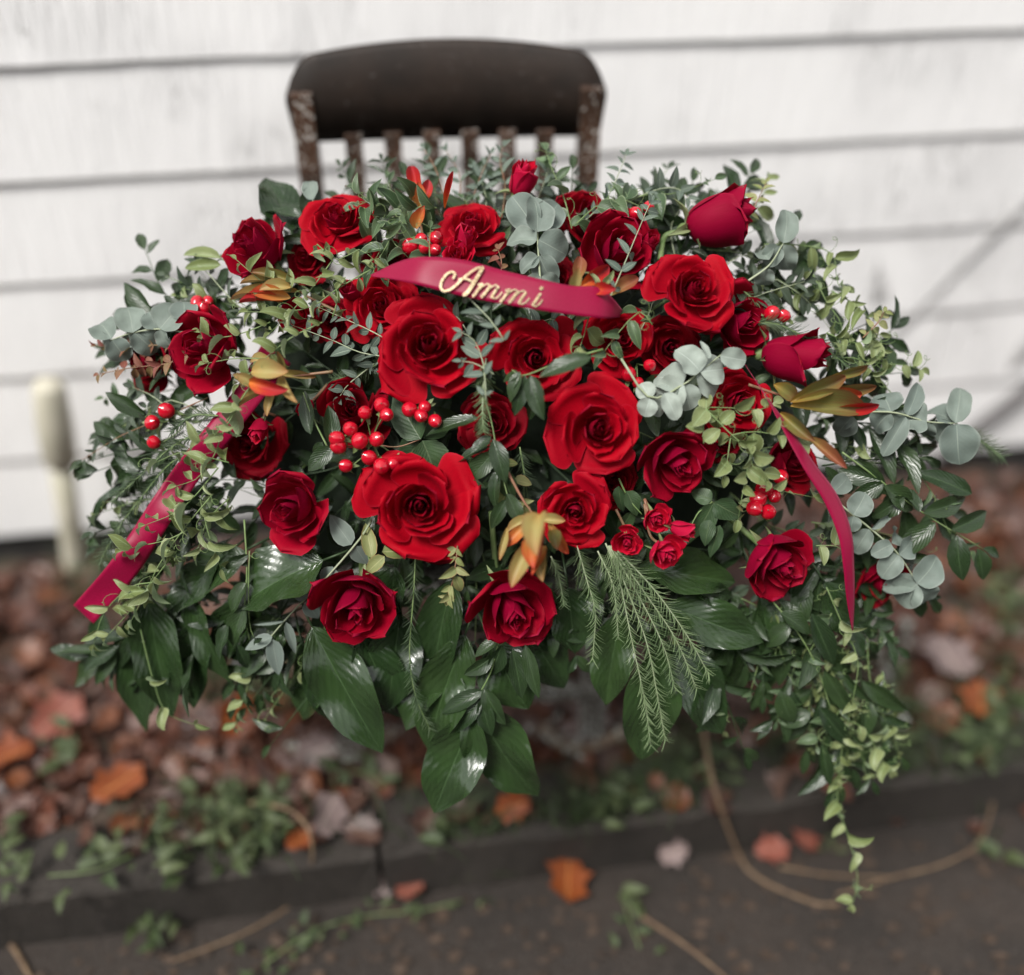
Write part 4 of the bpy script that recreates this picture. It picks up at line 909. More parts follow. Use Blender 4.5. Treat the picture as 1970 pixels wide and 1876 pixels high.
for q in (
 (622, 1078, 440, 1150, 118, .01, "broad shiny dark leaf with white glints below the turned-aside rose", L_STRAP, (-.1, .5, 1)),
 (600, 1205, 728, 1452, 112, .02, "long glossy leaf hanging under the hanging round rose, wet highlights near its tip"),
 (590, 1250, 668, 1412, 74, .035, "darker leaf behind the long glossy leaf under the hanging round rose"),
 (690, 1215, 782, 1405, 92, .03, "glossy leaf hanging beside the long glossy leaf, pale shine at its tip"),
 (282, 1150, 325, 1388, 78, .03, "long strap-shaped dark leaf hanging below the end of the wide ribbon", L_STRAP, (.3, .2, 1)),
 (250, 1185, 268, 1420, 62, .05, "darker strap leaf half behind the long strap-shaped leaf", L_STRAP),
 (362, 1140, 428, 1330, 56, .035, "narrow dark leaf hanging beside the long strap-shaped leaf"),
 (915, 1372, 828, 1568, 112, .01, "lowest big green leaf, one of a pair hanging at the bottom tip"),
 (905, 1340, 1022, 1560, 122, .02, "second leaf of the hanging bottom pair, turned outward"),
 (945, 1235, 1010, 1372, 112, .035, "rounded dark leaf above the hanging bottom pair"),
 (895, 1220, 808, 1452, 104, .035, "dark leaf behind the small ruscus leaves beside the bottom pair"),
 (870, 1115, 815, 1335, 92, .04, "dark glossy leaf between the two hanging roses"),
 (1092, 1130, 1110, 1262, 78, .04, "crumpled dark leaf beside the stemmed hanging rose", L_STRAP),
 (1195, 1175, 1160, 1360, 84, .035, "dark leaf partly behind the needle sprigs"),
 (1265, 1240, 1238, 1488, 104, .02, "long green leaf hanging behind the tips of the needle sprigs"),
 (1290, 1240, 1410, 1420, 98, .035, "broad dark leaf spreading out beside the needle sprigs"),
 (1280, 1165, 1470, 1235, 88, .03, "wide leaf reaching sideways below the lowest spray rose"),
 (1225, 1095, 1432, 1112, 84, .02, "very shiny folded leaf directly under the lowest spray rose", L_BIG, (0, .5, 1)),
 (1335, 1140, 1420, 1148, 44, .025, "small shiny leaf under the very shiny folded leaf"),
 (560, 445, 520, 332, 92, .02, "broad veined green leaf standing up against the white wall", L_BIG, (.5, .2, 1)),
 (325, 815, 158, 838, 76, .04, "dark leaf pointing outwards at the wall side beside the outer berries"),
 (288, 880, 160, 1012, 34, .03, "long narrow green leaf hanging over the cream post's side", L_STRAP),
 (420, 1080, 300, 1190, 70, .045, "dark leaf under curly vine next to the wide ribbon"),
 (470, 1150, 400, 1290, 78, .045, "dark leaf below the broad shiny leaf"),
 (1585, 1120, 1650, 1235, 60, .03, "dark ribbed leaf beside the narrow ribbon's point", L_STRAP),
 (540, 1180, 470, 1310, 84, .05, "deep green leaf behind the narrow-leaved eucalyptus"),
 (760, 1090, 740, 1230, 70, .05, "dark leaf behind the hanging round rose"),
 (1040, 1120, 1060, 1300, 80, .055, "shaded leaf below the hanging orange flower"),
 (170, 1265, 95, 1245, 30, .05, "slim dark leaf pointing out over the fallen leaves"),
 (210, 1255, 130, 1320, 44, .05, "dark leaf fanning out under the wide ribbon's end"),
 (1430, 1190, 1340, 1255, 60, .05, "shaded leaf under the bare-stemmed rose"),
 (470, 1060, 330, 1135, 84, .045, "dark leaf fanning out under the curly vine beside the broad shiny leaf"),
 (530, 1190, 400, 1240, 96, .05, "broad dark leaf under the broad shiny leaf, half in shade", L_STRAP),
 (640, 1230, 560, 1390, 88, .05, "dark leaf between the long glossy leaf and the narrow-leaved eucalyptus"),
 (770, 1180, 745, 1370, 104, .045, "wide glossy leaf just beneath the hanging round rose"),
 (850, 1250, 770, 1400, 90, .055, "shaded leaf between the slender dark needle sprig and the bottom pair"),
 (1010, 1200, 1090, 1330, 84, .05, "dark leaf peeping out under the stemmed hanging rose"),
 (1150, 1130, 1080, 1240, 76, .05, "dark leaf over the gap at the bottom of the spray"),
 (1350, 1190, 1420, 1330, 86, .055, "shaded leaf behind the wide leaf reaching sideways"),
 (1460, 1140, 1500, 1290, 72, .05, "dark glossy leaf hanging under the bare-stemmed rose"),
 (380, 1190, 360, 1370, 66, .05, "strap leaf hanging between the two narrow dark leaves", L_STRAP),
 (200, 1180, 180, 1330, 54, .055, "dark strap leaf hanging just past the cut ribbon end", L_STRAP),
): bigleaf(*q)

# ------------------------------------------------------------------ ruscus given leaf by leaf
def rus(label, stems, leaves, dz=-.015, ms=L_RUS, stem=M_STEM, seed=0):
    explicit("ruscus_sprig" if ms is L_RUS else "leafy_sprig", label, "greenery", "dark ruscus sprigs" if ms is L_RUS else "leafy sprigs between the flowers", stems, leaves, ms, stem, .0013, dz, .45, seed=seed + int(leaves[0][0]))
rus("ruscus sprig with long pointed leaves reaching out over the fallen leaves", [[(1620, 870), (1681, 915), (1776, 987), (1891, 1056)]],
    [(1695, 925, 1612, 905, 44), (1700, 935, 1770, 985, 46), (1740, 955, 1680, 1000, 40), (1776, 987, 1880, 960, 44), (1770, 985, 1735, 930, 42), (1830, 1020, 1915, 985, 42), (1840, 1030, 1850, 1120, 46), (1880, 1055, 1900, 1120, 36), (1800, 1005, 1720, 1075, 48), (1700, 930, 1640, 960, 36), (1870, 950, 1770, 905, 44), (1891, 1056, 1930, 1070, 22)])
rus("glossy ruscus sprig lying across the dark-hearted rose", [[(1160, 672), (1080, 695), (1010, 722), (985, 712)]], [(1138, 686, 1036, 714, 40, -.02), (1010, 722, 990, 800, 34), (1020, 722, 1040, 805, 40, -.01), (1000, 720, 965, 730, 28), (1000, 715, 975, 770, 30), (1030, 745, 1020, 815, 26, .005)], -.055)
rus("ruscus sprig beside the largest open rose with leaves arching over each other", [[(925, 745), (945, 810), (960, 890), (985, 985)]], [(920, 803, 812, 826, 32), (945, 840, 905, 868, 26, -.006), (948, 845, 975, 925, 40, -.01), (950, 870, 898, 925, 46), (968, 905, 985, 965, 42), (955, 905, 945, 980, 30), (975, 950, 1005, 1010, 34), (940, 860, 870, 880, 26), (975, 960, 940, 1020, 30)], -.03)
rus("two pointed leaves beside the half-open rose behind the berries", [[(630, 860), (600, 800), (583, 755)]], [(598, 836, 583, 752, 32), (640, 858, 636, 776, 36), (620, 850, 600, 890, 30), (640, 860, 590, 905, 40)], -.02)
rus("small ruscus leaves below the stemmed hanging rose, dotted with drops", [[(960, 1230), (945, 1290), (925, 1330), (905, 1362)]], [(950, 1262, 893, 1306, 32), (965, 1240, 945, 1310, 38), (985, 1250, 1008, 1345, 42), (930, 1328, 842, 1372, 36), (928, 1345, 870, 1412, 34), (930, 1325, 968, 1400, 40), (1010, 1240, 1035, 1345, 34), (960, 1225, 910, 1262, 24), (925, 1345, 945, 1420, 38)], -.01)
rus("ruscus leaves at the outer bottom corner under the wide ribbon", [[(290, 1180), (240, 1230), (170, 1270)]], [(240, 1225, 150, 1225, 36), (230, 1240, 150, 1290, 34), (200, 1250, 108, 1250, 22), (270, 1210, 215, 1290, 36), (225, 1250, 180, 1320, 30)], .02)
rus("dark leaves hanging in front of the long strap-shaped leaf", [[(470, 1000), (475, 1100), (470, 1180), (480, 1230)]], [(472, 1120, 436, 1180, 36), (470, 1165, 435, 1245, 46), (440, 1200, 410, 1270, 34), (455, 1240, 480, 1290, 26), (475, 1090, 450, 1050, 26)], -.01)
rus("ruscus leaves beneath the bare-stemmed rose hanging towards the vine tail", [[(1480, 1150), (1530, 1210), (1570, 1280), (1600, 1370)]], [(1500, 1180, 1568, 1215, 40), (1520, 1200, 1470, 1245, 40), (1560, 1180, 1612, 1288, 44), (1585, 1290, 1640, 1380, 40), (1560, 1370, 1500, 1395, 40), (1575, 1360, 1640, 1440, 40), (1500, 1330, 1525, 1400, 44), (1580, 1430, 1600, 1520, 26)], .0)
rus("two soft green leaves pointing out at the wall below the dark rose", [[(470, 535), (430, 500), (415, 505)]], [(425, 497, 345, 478, 26, 0, L_SMIR), (425, 510, 352, 512, 26, 0, L_SMIR), (440, 515, 415, 560, 26)], .01)
rus("upright ruscus sprig beside the broad veined leaf", [[(620, 480), (590, 440), (565, 400)]], [(582, 420, 500, 392, 34), (585, 418, 612, 350, 46), (600, 450, 660, 395, 46, .01), (600, 460, 535, 460, 22), (590, 440, 560, 470, 30, .01)], .01)
rus("rose foliage with toothed leaves beside the bare green stem", [[(1370, 965), (1345, 985), (1330, 1010)]], [(1372, 968, 1336, 1042, 46), (1374, 966, 1428, 1000, 50), (1370, 962, 1330, 945, 36), (1365, 1000, 1355, 1050, 34), (1385, 1010, 1365, 1075, 28)], -.01, L_HYP)
rus("toothed rose leaves between the centre rose and the bunch of spray roses", [[(1190, 920), (1210, 960), (1235, 990)]], [(1205, 945, 1232, 992, 38), (1190, 935, 1195, 990, 26), (1215, 985, 1190, 1030, 36, .01), (1195, 1010, 1240, 1060, 50, .02)], -.005, L_HYP)
rus("large dull hypericum leaves between the two berry groups", [[(700, 850), (760, 860), (810, 845)]], [(810, 845, 752, 752, 74), (812, 848, 850, 930, 80), (806, 850, 760, 905, 60, .01), (815, 845, 870, 800, 50, .012)], -.005, L_HYP, M_STEMR)
rus("pale fresh leaf standing over the hanging round rose", [[(712, 1080), (705, 1060)]], [(716, 1075, 702, 1002, 32), (735, 1062, 800, 1058, 44, .01), (740, 1070, 700, 1105, 30)], -.015, L_OLIVE)

# ------------------------------------------------------------------ sprigs of small eucalyptus
def parv(path, label, leaf=34, dz=-.02, ms=L_PARV, ratio=.46, step=26, seed=0, stem=M_STEMP, ang=58):
    sprig("small_eucalyptus_sprig", label, "eucalyptus", "small-leaved eucalyptus sprigs", P(path, dz), ms, leaf, ratio, step, stem, .0009, 'opp', ang, seed + int(path[0][0]))
parv([(970, 655), (941, 613), (895, 567), (873, 545)], "small eucalyptus sprig poking up over the first gold letter", 38, -.07)
parv([(935, 770), (930, 700), (912, 655), (888, 640)], "small eucalyptus sprig with fresh tips beside the open rose under the lettering", 38, -.055)
parv([(950, 720), (915, 700), (888, 695)], "short fresh-tipped eucalyptus sprig low beside the open rose under the lettering", 34, -.055)
parv([(785, 690), (700, 680), (640, 655), (560, 625)], "long small-leaved eucalyptus sprig running to the curly vine below the small shaded rose", 38, -.02)
parv([(790, 680), (720, 640), (660, 612), (610, 590)], "small-leaved sprig crossing under the rose under the ribbon end", 36, -.025)
parv([(1170, 580), (1189, 537), (1217, 470), (1240, 415), (1252, 388)], "small eucalyptus sprig lying upright over the tall dark rose", 34, -.055, step=32)
parv([(1120, 430), (1165, 385), (1190, 335), (1204, 298)], "eucalyptus sprig rising beside the chair's outer post", 34, -.005)
parv([(1160, 420), (1235, 375), (1300, 362), (1340, 400)], "eucalyptus sprig arching along the white wall above the tall dark rose", 36, .0)
parv([(965, 420), (972, 360), (962, 310), (968, 280)], "pink-stemmed eucalyptus sprig standing before the middle chair slat", 30, .03, stem=M_STEMR)
parv([(900, 420), (920, 350), (945, 295)], "eucalyptus sprig leaning before the chair slats near the upright spray rose", 30, .03, stem=M_STEMR)
parv([(860, 400), (840, 330), (815, 285)], "pink-stemmed eucalyptus sprig reaching highest beside the upright red flower", 30, .03, stem=M_STEMR)
parv([(880, 410), (885, 340), (858, 290)], "pink-stemmed eucalyptus sprig just behind the highest one", 28, .04, stem=M_STEMR)
parv([(930, 430), (935, 380), (915, 320)], "grey eucalyptus sprig between two chair slats", 30, .035)
parv([(1010, 440), (1040, 370), (1060, 310)], "grey eucalyptus sprig behind the upright spray rose", 32, .03)
parv([(770, 400), (745, 350), (735, 310)], "dark pointed sprig before the second chair slat", 44, .04, L_RUS, .3, 34, stem=M_STEMD)
parv([(690, 400), (670, 350), (655, 320)], "dark pointed sprig before the first chair slat", 44, .045, L_RUS, .3, 34, stem=M_STEMD)
parv([(1400, 600), (1450, 572), (1500, 555), (1555, 540)], "dark eucalyptus sprig jutting out beside the rose at the ribbon fold", 40, .0, L_DARKE, .42)
parv([(1420, 560), (1480, 535), (1530, 560), (1560, 585)], "dark eucalyptus leaves over the white wall beside the ruffled rose", 40, .015, L_DARKE, .42)
parv([(1380, 520), (1430, 490), (1470, 505)], "dark eucalyptus sprig below the long rosebud", 40, .02, L_DARKE, .42)
parv([(1300, 500), (1290, 440), (1310, 400)], "dark leafy sprig behind the long rosebud's stem", 36, .03, L_DARKE, .42)
parv([(400, 765), (300, 810), (230, 840), (158, 885)], "twiggy eucalyptus sprig pointing out over the wall beside the outer berries", 34, .01, L_DARKE, .34, 34, stem=M_STEMR)
parv([(330, 790), (290, 760), (255, 745)], "dark eucalyptus sprig under the shaded side rose", 42, .015, L_DARKE, .5)
parv([(380, 790), (330, 770), (275, 790), (255, 810)], "dark eucalyptus sprig just above the outer berries", 40, .02, L_DARKE, .45)
parv([(470, 600), (430, 560), (395, 520), (370, 505)], "thin drooping eucalyptus sprig against the wall under the wall-side dark rose", 42, .01, L_DARKE, .24, 30)
parv([(900, 640), (880, 610), (860, 600)], "little eucalyptus sprig under the gold lettering", 30, -.03)
parv([(1010, 640), (1050, 615), (1090, 620)], "eucalyptus leaves hanging from under the lettered ribbon", 34, -.015)
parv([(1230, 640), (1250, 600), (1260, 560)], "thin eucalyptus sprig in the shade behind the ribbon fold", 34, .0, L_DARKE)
parv([(720, 700), (670, 740), (650, 770)], "eucalyptus sprig in the shade above the half-open rose", 34, .01)
def redsprig(path, label, mts=L_RED, leaf=26, dz=-.01, stem=M_STEMR, step=17, nick=None):
    sprig("red_leaf_sprig" if mts is L_RED else "young_leaf_sprig", label, "greenery", "reddish young leaf sprigs", P(path, dz), mts, leaf, .55, step, stem, .001, 'opp', 50, int(path[0][0]))
redsprig([(370, 680), (320, 700), (250, 708), (190, 720)], "red-stemmed sprig of small red and green leaves reaching over the wall")
redsprig([(350, 660), (290, 665), (230, 668), (185, 665)], "second red-leaved sprig just under the blue-grey eucalyptus", dz=0.)
redsprig([(880, 1050), (876, 1090), (868, 1130), (862, 1150)], "pale green sprig with red stem hanging under the largest open rose", L_OLIVE, 34, -.03)
redsprig([(1435, 430), (1455, 390), (1475, 350)], "red-tipped sprig above the long rosebud", L_OLIVE, 26)
redsprig([(962, 540), (965, 505), (958, 480)], "small bronze-red sprig between the ribbon and the upright eucalyptus", L_RED, 28, -.01)
redsprig([(1660, 650), (1690, 620), (1700, 600)], "bronze-tipped sprig at the end of the climbing vine", L_OLIVE, 26)
redsprig([(965, 890), (985, 920), (1005, 965)], "olive sprig with orange stem beside the hanging orange flower", L_OLIVE, 60, -.005, step=34)

# ------------------------------------------------------------------ smilax vines
def vine(path, label, leaf=44, dz=-.035, ms=L_SMI, step=25, ratio=.36, seed=0, ang=66, r=.0009, stem=M_STEM):
    sprig("smilax_vine", label, "vine", "curly smilax vines", P(path, dz), ms, leaf * (1.45 if path[0][0] < 560 else 1.22), ratio, step * (1.08 if path[0][0] < 560 else .92), stem, r, 'alt', ang, seed + int(path[0][1]), lay=.5, grow=(.85, 1.05, .65), tendril=True)
for q in (
 ([(640, 500), (600, 555), (560, 600), (520, 640)], "curly vine running down beside the small crimson spray rose"),
 ([(720, 515), (650, 555), (600, 590), (540, 600), (478, 600)], "curly vine draped over the flat yellow flower"),
 ([(560, 560), (510, 545), (455, 500)], "curly vine crossing below the wall-side dark rose", 38),
 ([(610, 470), (650, 500), (690, 480), (720, 500)], "curly vine across the lower petals of the rose under the chair post", 40),
 ([(620, 620), (560, 650), (510, 690), (460, 740)], "curly vine leading down to the yellow bract flower", 40, -.05),
 ([(520, 620), (470, 640), (420, 650), (385, 640)], "curly vine over the rose by the blue-grey eucalyptus", 36),
 ([(510, 690), (450, 690), (395, 700)], "short curly vine next to the yellow bract flower", 36, -.045),
 ([(490, 730), (450, 790), (420, 830), (385, 850)], "curly vine hanging over the top of the wide ribbon", 44, -.05),
 ([(460, 780), (430, 830), (410, 880), (380, 920), (340, 935)], "curly vine crossing the middle of the wide ribbon", 44, -.05),
 ([(440, 890), (400, 880), (350, 870), (300, 890)], "curly vine sprig over the ribbon beside the outer berries", 40, -.045),
 ([(420, 900), (370, 960), (330, 990), (280, 1010)], "curly vine crossing the lower part of the wide ribbon", 40, -.045),
 ([(410, 950), (360, 1010), (310, 1080), (280, 1140), (250, 1200)], "long curly vine hanging beside the wide ribbon's lower end", 42, -.035),
 ([(360, 1020), (320, 1040), (270, 1050), (235, 1060)], "curly vine covering the ribbon just above its end", 40, -.045),
 ([(340, 1060), (300, 1110), (255, 1170), (205, 1225)], "curly vine trailing past the cut ribbon end", 40, -.03),
 ([(300, 1120), (250, 1130), (200, 1180), (180, 1240)], "curly vine tip over the ribbon's square end", 38, -.03),
 ([(385, 960), (402, 1030), (425, 1095)], "thin vine hanging between ribbon and broad shiny leaf", 38, -.03),
 ([(440, 960), (400, 1000), (380, 1060)], "thin vine next to the turned-aside rose", 36, -.02),
 ([(270, 1210), (295, 1310), (320, 1370), (375, 1395)], "bare curling vine end over the strap-shaped leaf", 34, -.0, L_SMI, 70),
 ([(480, 1060), (478, 1130), (480, 1200), (490, 1230)], "thin hanging vine end over the broad shiny leaf", 44, -.01, L_RUS, 50),
 ([(640, 610), (650, 570), (640, 540)], "short vine beside the bud beneath the ribbon end", 36),
 ([(700, 400), (735, 430), (760, 470), (790, 500)], "bushy vine with wide leaves hanging beside the upper berries", 62, -.03, L_SMID, 22, .46),
 ([(800, 372), (765, 400), (735, 380), (690, 395)], "wide-leaved vine in front of the second chair slat", 60, -.015, L_SMID, 22, .46),
 ([(780, 410), (760, 440), (740, 480), (720, 510)], "wide-leaved vine between the rose under the chair post and the berries", 62, -.03, L_SMID, 22, .46),
 ([(840, 400), (800, 400), (770, 430)], "wide-leaved vine under the upright red flower", 58, -.03, L_SMID, 22, .46),
 ([(690, 420), (720, 400), (690, 370)], "wide-leaved vine tip over the rose under the chair post", 58, -.03, L_SMID, 22, .46),
 ([(830, 530), (826, 480), (828, 440)], "thin upright vine in front of the upper berries", 34, -.055, L_SMID, 40),
 ([(1100, 440), (1085, 380), (1062, 325), (1050, 290)], "vine climbing before the chair slats above the upright eucalyptus", 44, .0, L_SMID, 24, .55),
 ([(1110, 430), (1150, 395), (1200, 385), (1245, 405)], "vine with folded leaves along the top above the tall dark rose", 42, -.01, L_SMID, 22, .55),
 ([(1180, 405), (1240, 375), (1300, 372), (1375, 345)], "vine spreading along the white wall towards the long rosebud", 40, .0, L_SMID, 24, .5),
 ([(1330, 450), (1345, 400), (1390, 375), (1440, 365)], "vine rising behind the long rosebud", 38, .06, L_SMID, 22, .5),
 ([(1420, 470), (1440, 420), (1465, 385), (1478, 345)], "vine climbing past the tip of the long rosebud", 36, .04, L_SMI, 20, .5),
 ([(1360, 480), (1430, 490), (1500, 540), (1545, 570), (1595, 630)], "long vine crossing from the long rosebud out over the wall", 38, .03, L_SMI, 28),
 ([(1470, 470), (1540, 472), (1600, 488), (1612, 545), (1640, 590)], "looping vine hanging free in front of the white wall", 42, .01, L_SMI, 20),
 ([(1560, 520), (1590, 580), (1620, 630), (1600, 690)], "vine dangling inside the loop before the wall", 40, .015, L_SMI, 20),
 ([(1600, 560), (1650, 590), (1690, 640), (1700, 690)], "outermost vine before the bare splintered patch of wall", 38, .01, L_SMI, 18),
 ([(1590, 640), (1640, 660), (1680, 650)], "bushy vine end over the plump rosebud's side", 34, .0, L_SMI, 14),
 ([(1600, 690), (1650, 690), (1680, 720)], "bushy pale vine end above the olive bract flower", 34, .0, L_SMI, 14),
 ([(1650, 690), (1700, 700), (1740, 702), (1772, 712)], "short vine with round leaves pointing out above the grey eucalyptus", 32, .01, L_SMIR, 22, .6),
 ([(1670, 690), (1700, 740), (1745, 790), (1765, 850)], "bare twisting vine running down past the outer grey eucalyptus", 34, .02, L_SMID, 34),
 ([(1760, 900), (1800, 960), (1830, 1030), (1890, 1080)], "vine winding through the outer ruscus sprig", 34, .01, L_SMID, 28),
 ([(1354, 853), (1353, 815), (1357, 786), (1410, 785), (1465, 788), (1488, 775)], "vine with hanging round leaves over the rose by the pale eucalyptus", 33, -.045, L_SMIR, 26, .72),
 ([(1357, 786), (1409, 838), (1440, 863), (1465, 904), (1483, 938), (1567, 957)], "vine with round leaves hanging across the ribbon-crossed rose", 38, -.05, L_SMIR, 28, .72),
 ([(1409, 837), (1450, 830), (1500, 838), (1540, 846)], "round-leaved vine reaching across the narrow ribbon", 36, -.05, L_SMIR, 24, .7),
 ([(1406, 838), (1400, 880), (1396, 915)], "short round-leaved vine hanging beside the nodding rose", 32, -.045, L_SMIR, 22, .6),
 ([(1445, 870), (1432, 930), (1420, 1000)], "round-leaved vine hanging towards the bare green stem", 36, -.045, L_SMIR, 24, .6),
 ([(1570, 1050), (1605, 1050), (1622, 1060)], "pair of round vine leaves touching the narrow ribbon", 34, -.03, L_SMIR, 26, .6),
 ([(1255, 625), (1230, 600), (1190, 640), (1160, 680)], "vine looping over the vine-crossed rose", 46, -.045, L_SMID, 26, .45),
 ([(1135, 600), (1125, 640), (1115, 670)], "short pale vine between the dark-hearted rose and the ribbon", 42, -.03, L_SMI, 24, .5),
 ([(1590, 1130), (1620, 1200), (1650, 1270), (1640, 1350), (1622, 1430), (1612, 1500)], "long vine tail hanging down below the narrow ribbon's point", 38, .0, L_SMI, 26, .55),
 ([(1610, 1380), (1660, 1400), (1690, 1450), (1710, 1480)], "side shoot of the hanging vine tail", 40, .01, L_SMI, 26, .55),
 ([(1640, 1330), (1600, 1390), (1570, 1430), (1590, 1480)], "thin shoot twisting beside the hanging vine tail", 36, .01, L_SMID, 26, .5),
 ([(1612, 1490), (1612, 1550), (1632, 1610), (1650, 1690), (1640, 1740)], "lowest vine tail dangling in front of the kerb", 36, .02, L_SMI, 26, .55),
 ([(1600, 1180), (1560, 1250), (1540, 1300)], "vine shoot hanging under the bare-stemmed rose", 38, .01, L_SMID, 26, .5),
): vine(*q)

# ------------------------------------------------------------------ needle-leaved sprigs
def needles(path, label, n=90, ln=31, dz=-.02, mt=M_NEEDLE, stem=M_STEMP, curv=.6, seed=0, r=.0011, wid=.0019):
    n = int(n * 1.5)
    rr = random.Random(seed + int(path[0][0] + path[-1][1])); pts = P(path, dz); sp = spline(pts, 24); px = 1.22 / F
    root = thing("needle_sprig", label, "greenery", CM @ pts[0], "sprigs of fine needle leaves")
    part("stem", tube("stem", [CM @ p for p in sp], [r * (1 - .6 * i / 23) for i in range(24)], stem, 5), root)
    v, f = [], []
    for k in range(n):
        s = .04 + .96 * (k + rr.random()) / n; i = min(22, int(s * 23)); p = sp[i].lerp(sp[i + 1], s * 23 - i); t = (sp[i + 1] - sp[i]).normalized()
        sd = t.cross(Vector((0, 0, 1))).normalized() * (1 if k % 2 else -1); up = Vector((0, 0, 1)) - t * t.z
        rol = rr.uniform(-1.1, 1.1); out = sd * math.cos(rol) + up * math.sin(rol)
        a = math.radians(rr.uniform(28, 52)); L = ln * px * rr.uniform(.7, 1.15) * (1 - .35 * s); dv = t * math.cos(a) + out * math.sin(a); bend = (out * curv + t * -.1)
        w = (t.cross(out)).normalized() * wid * .5; w2 = dv.cross(w).normalized() * wid * .35
        b = len(v)
        for q in range(4):
            x = q / 3; c = p + dv * L * x + bend * L * x * x * .35; z = 1 - .75 * x
            v += [CM @ (c + w * z), CM @ (c - w * z), CM @ (c + w2 * z)]
        for q in range(3):
            o_ = b + q * 3
            for g in range(3): f.append((o_ + g, o_ + (g + 1) % 3, o_ + 3 + (g + 1) % 3, o_ + 3 + g))
    part("needle", mesh("needle", v, f, mt), root, kind="stuff")
for q in (
 ([(1165, 1045), (1190, 1110), (1215, 1230), (1240, 1345), (1252, 1435)], "longest needle sprig hanging straight down over the long green leaf", 120),
 ([(1170, 1050), (1205, 1130), (1245, 1240), (1265, 1340), (1280, 1425)], "needle sprig hanging beside the longest one", 110),
 ([(1172, 1050), (1225, 1140), (1275, 1240), (1300, 1330)], "middle needle sprig of the hanging bundle", 100),
 ([(1175, 1050), (1240, 1140), (1300, 1230), (1340, 1325)], "needle sprig bending outwards in the hanging bundle", 100),
 ([(1176, 1048), (1255, 1130), (1320, 1220), (1365, 1300)], "outermost needle sprig of the hanging bundle", 100),
 ([(1110, 1050), (1130, 1120), (1145, 1180), (1140, 1270)], "short needle sprig below the rose by the orange flower", 80),
 ([(1060, 1070), (1075, 1110), (1085, 1165)], "thin needle sprig beside the hanging orange flower", 60, 20),
 ([(1150, 1060), (1180, 1130), (1190, 1230)], "thin needle sprig just before the long hanging bundle", 70, 22),
 ([(800, 1060), (795, 1150), (788, 1260), (800, 1340), (828, 1405)], "slender dark needle sprig hanging beside the hanging round rose", 120, 26, -.01, M_NEEDLED, M_STEM),
 ([(935, 690), (930, 740), (928, 800), (930, 830)], "pale needle sprig hanging over the sunken dark rose", 70, 26, -.045),
 ([(440, 815), (380, 835), (330, 860), (270, 915), (215, 965)], "dark needle sprig beside the wide ribbon and outer berries", 130, 26, -.01, M_NEEDLED, M_STEM),
 ([(400, 860), (330, 890), (270, 960), (225, 1020), (190, 1085)], "long feathery needle sprig along the wide ribbon's outer edge", 150, 30, .0, M_NEEDLED, M_STEM),
 ([(420, 800), (370, 800), (330, 830)], "feathery sprig over the outer berries", 80, 26, -.01, M_NEEDLED, M_STEM),
 ([(1450, 620), (1500, 625), (1560, 655), (1590, 670)], "dark needle sprig lying above the plump rosebud", 110, 30, -.015, M_NEEDLED, M_STEM),
 ([(1560, 650), (1600, 680), (1650, 720)], "dark needle sprig beside the plump rosebud's tip", 90, 28, .0, M_NEEDLED, M_STEM),
 ([(1430, 560), (1470, 590), (1500, 600)], "small dark needle sprig above the berry pair", 70, 26, .0, M_NEEDLED, M_STEM),
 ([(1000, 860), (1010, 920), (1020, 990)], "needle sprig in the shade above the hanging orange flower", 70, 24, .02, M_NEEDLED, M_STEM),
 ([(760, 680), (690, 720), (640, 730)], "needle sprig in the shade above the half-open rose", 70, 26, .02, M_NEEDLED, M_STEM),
 ([(1850, 830), (1890, 850), (1930, 880)], "tuft of needles at the outermost edge beside the grey eucalyptus", 80, 34, .03, M_NEEDLED, M_STEM),
 ([(1600, 880), (1700, 890), (1780, 880)], "needle sprig under the outer grey eucalyptus", 80, 30, .03, M_NEEDLED, M_STEM),
): needles(*q)
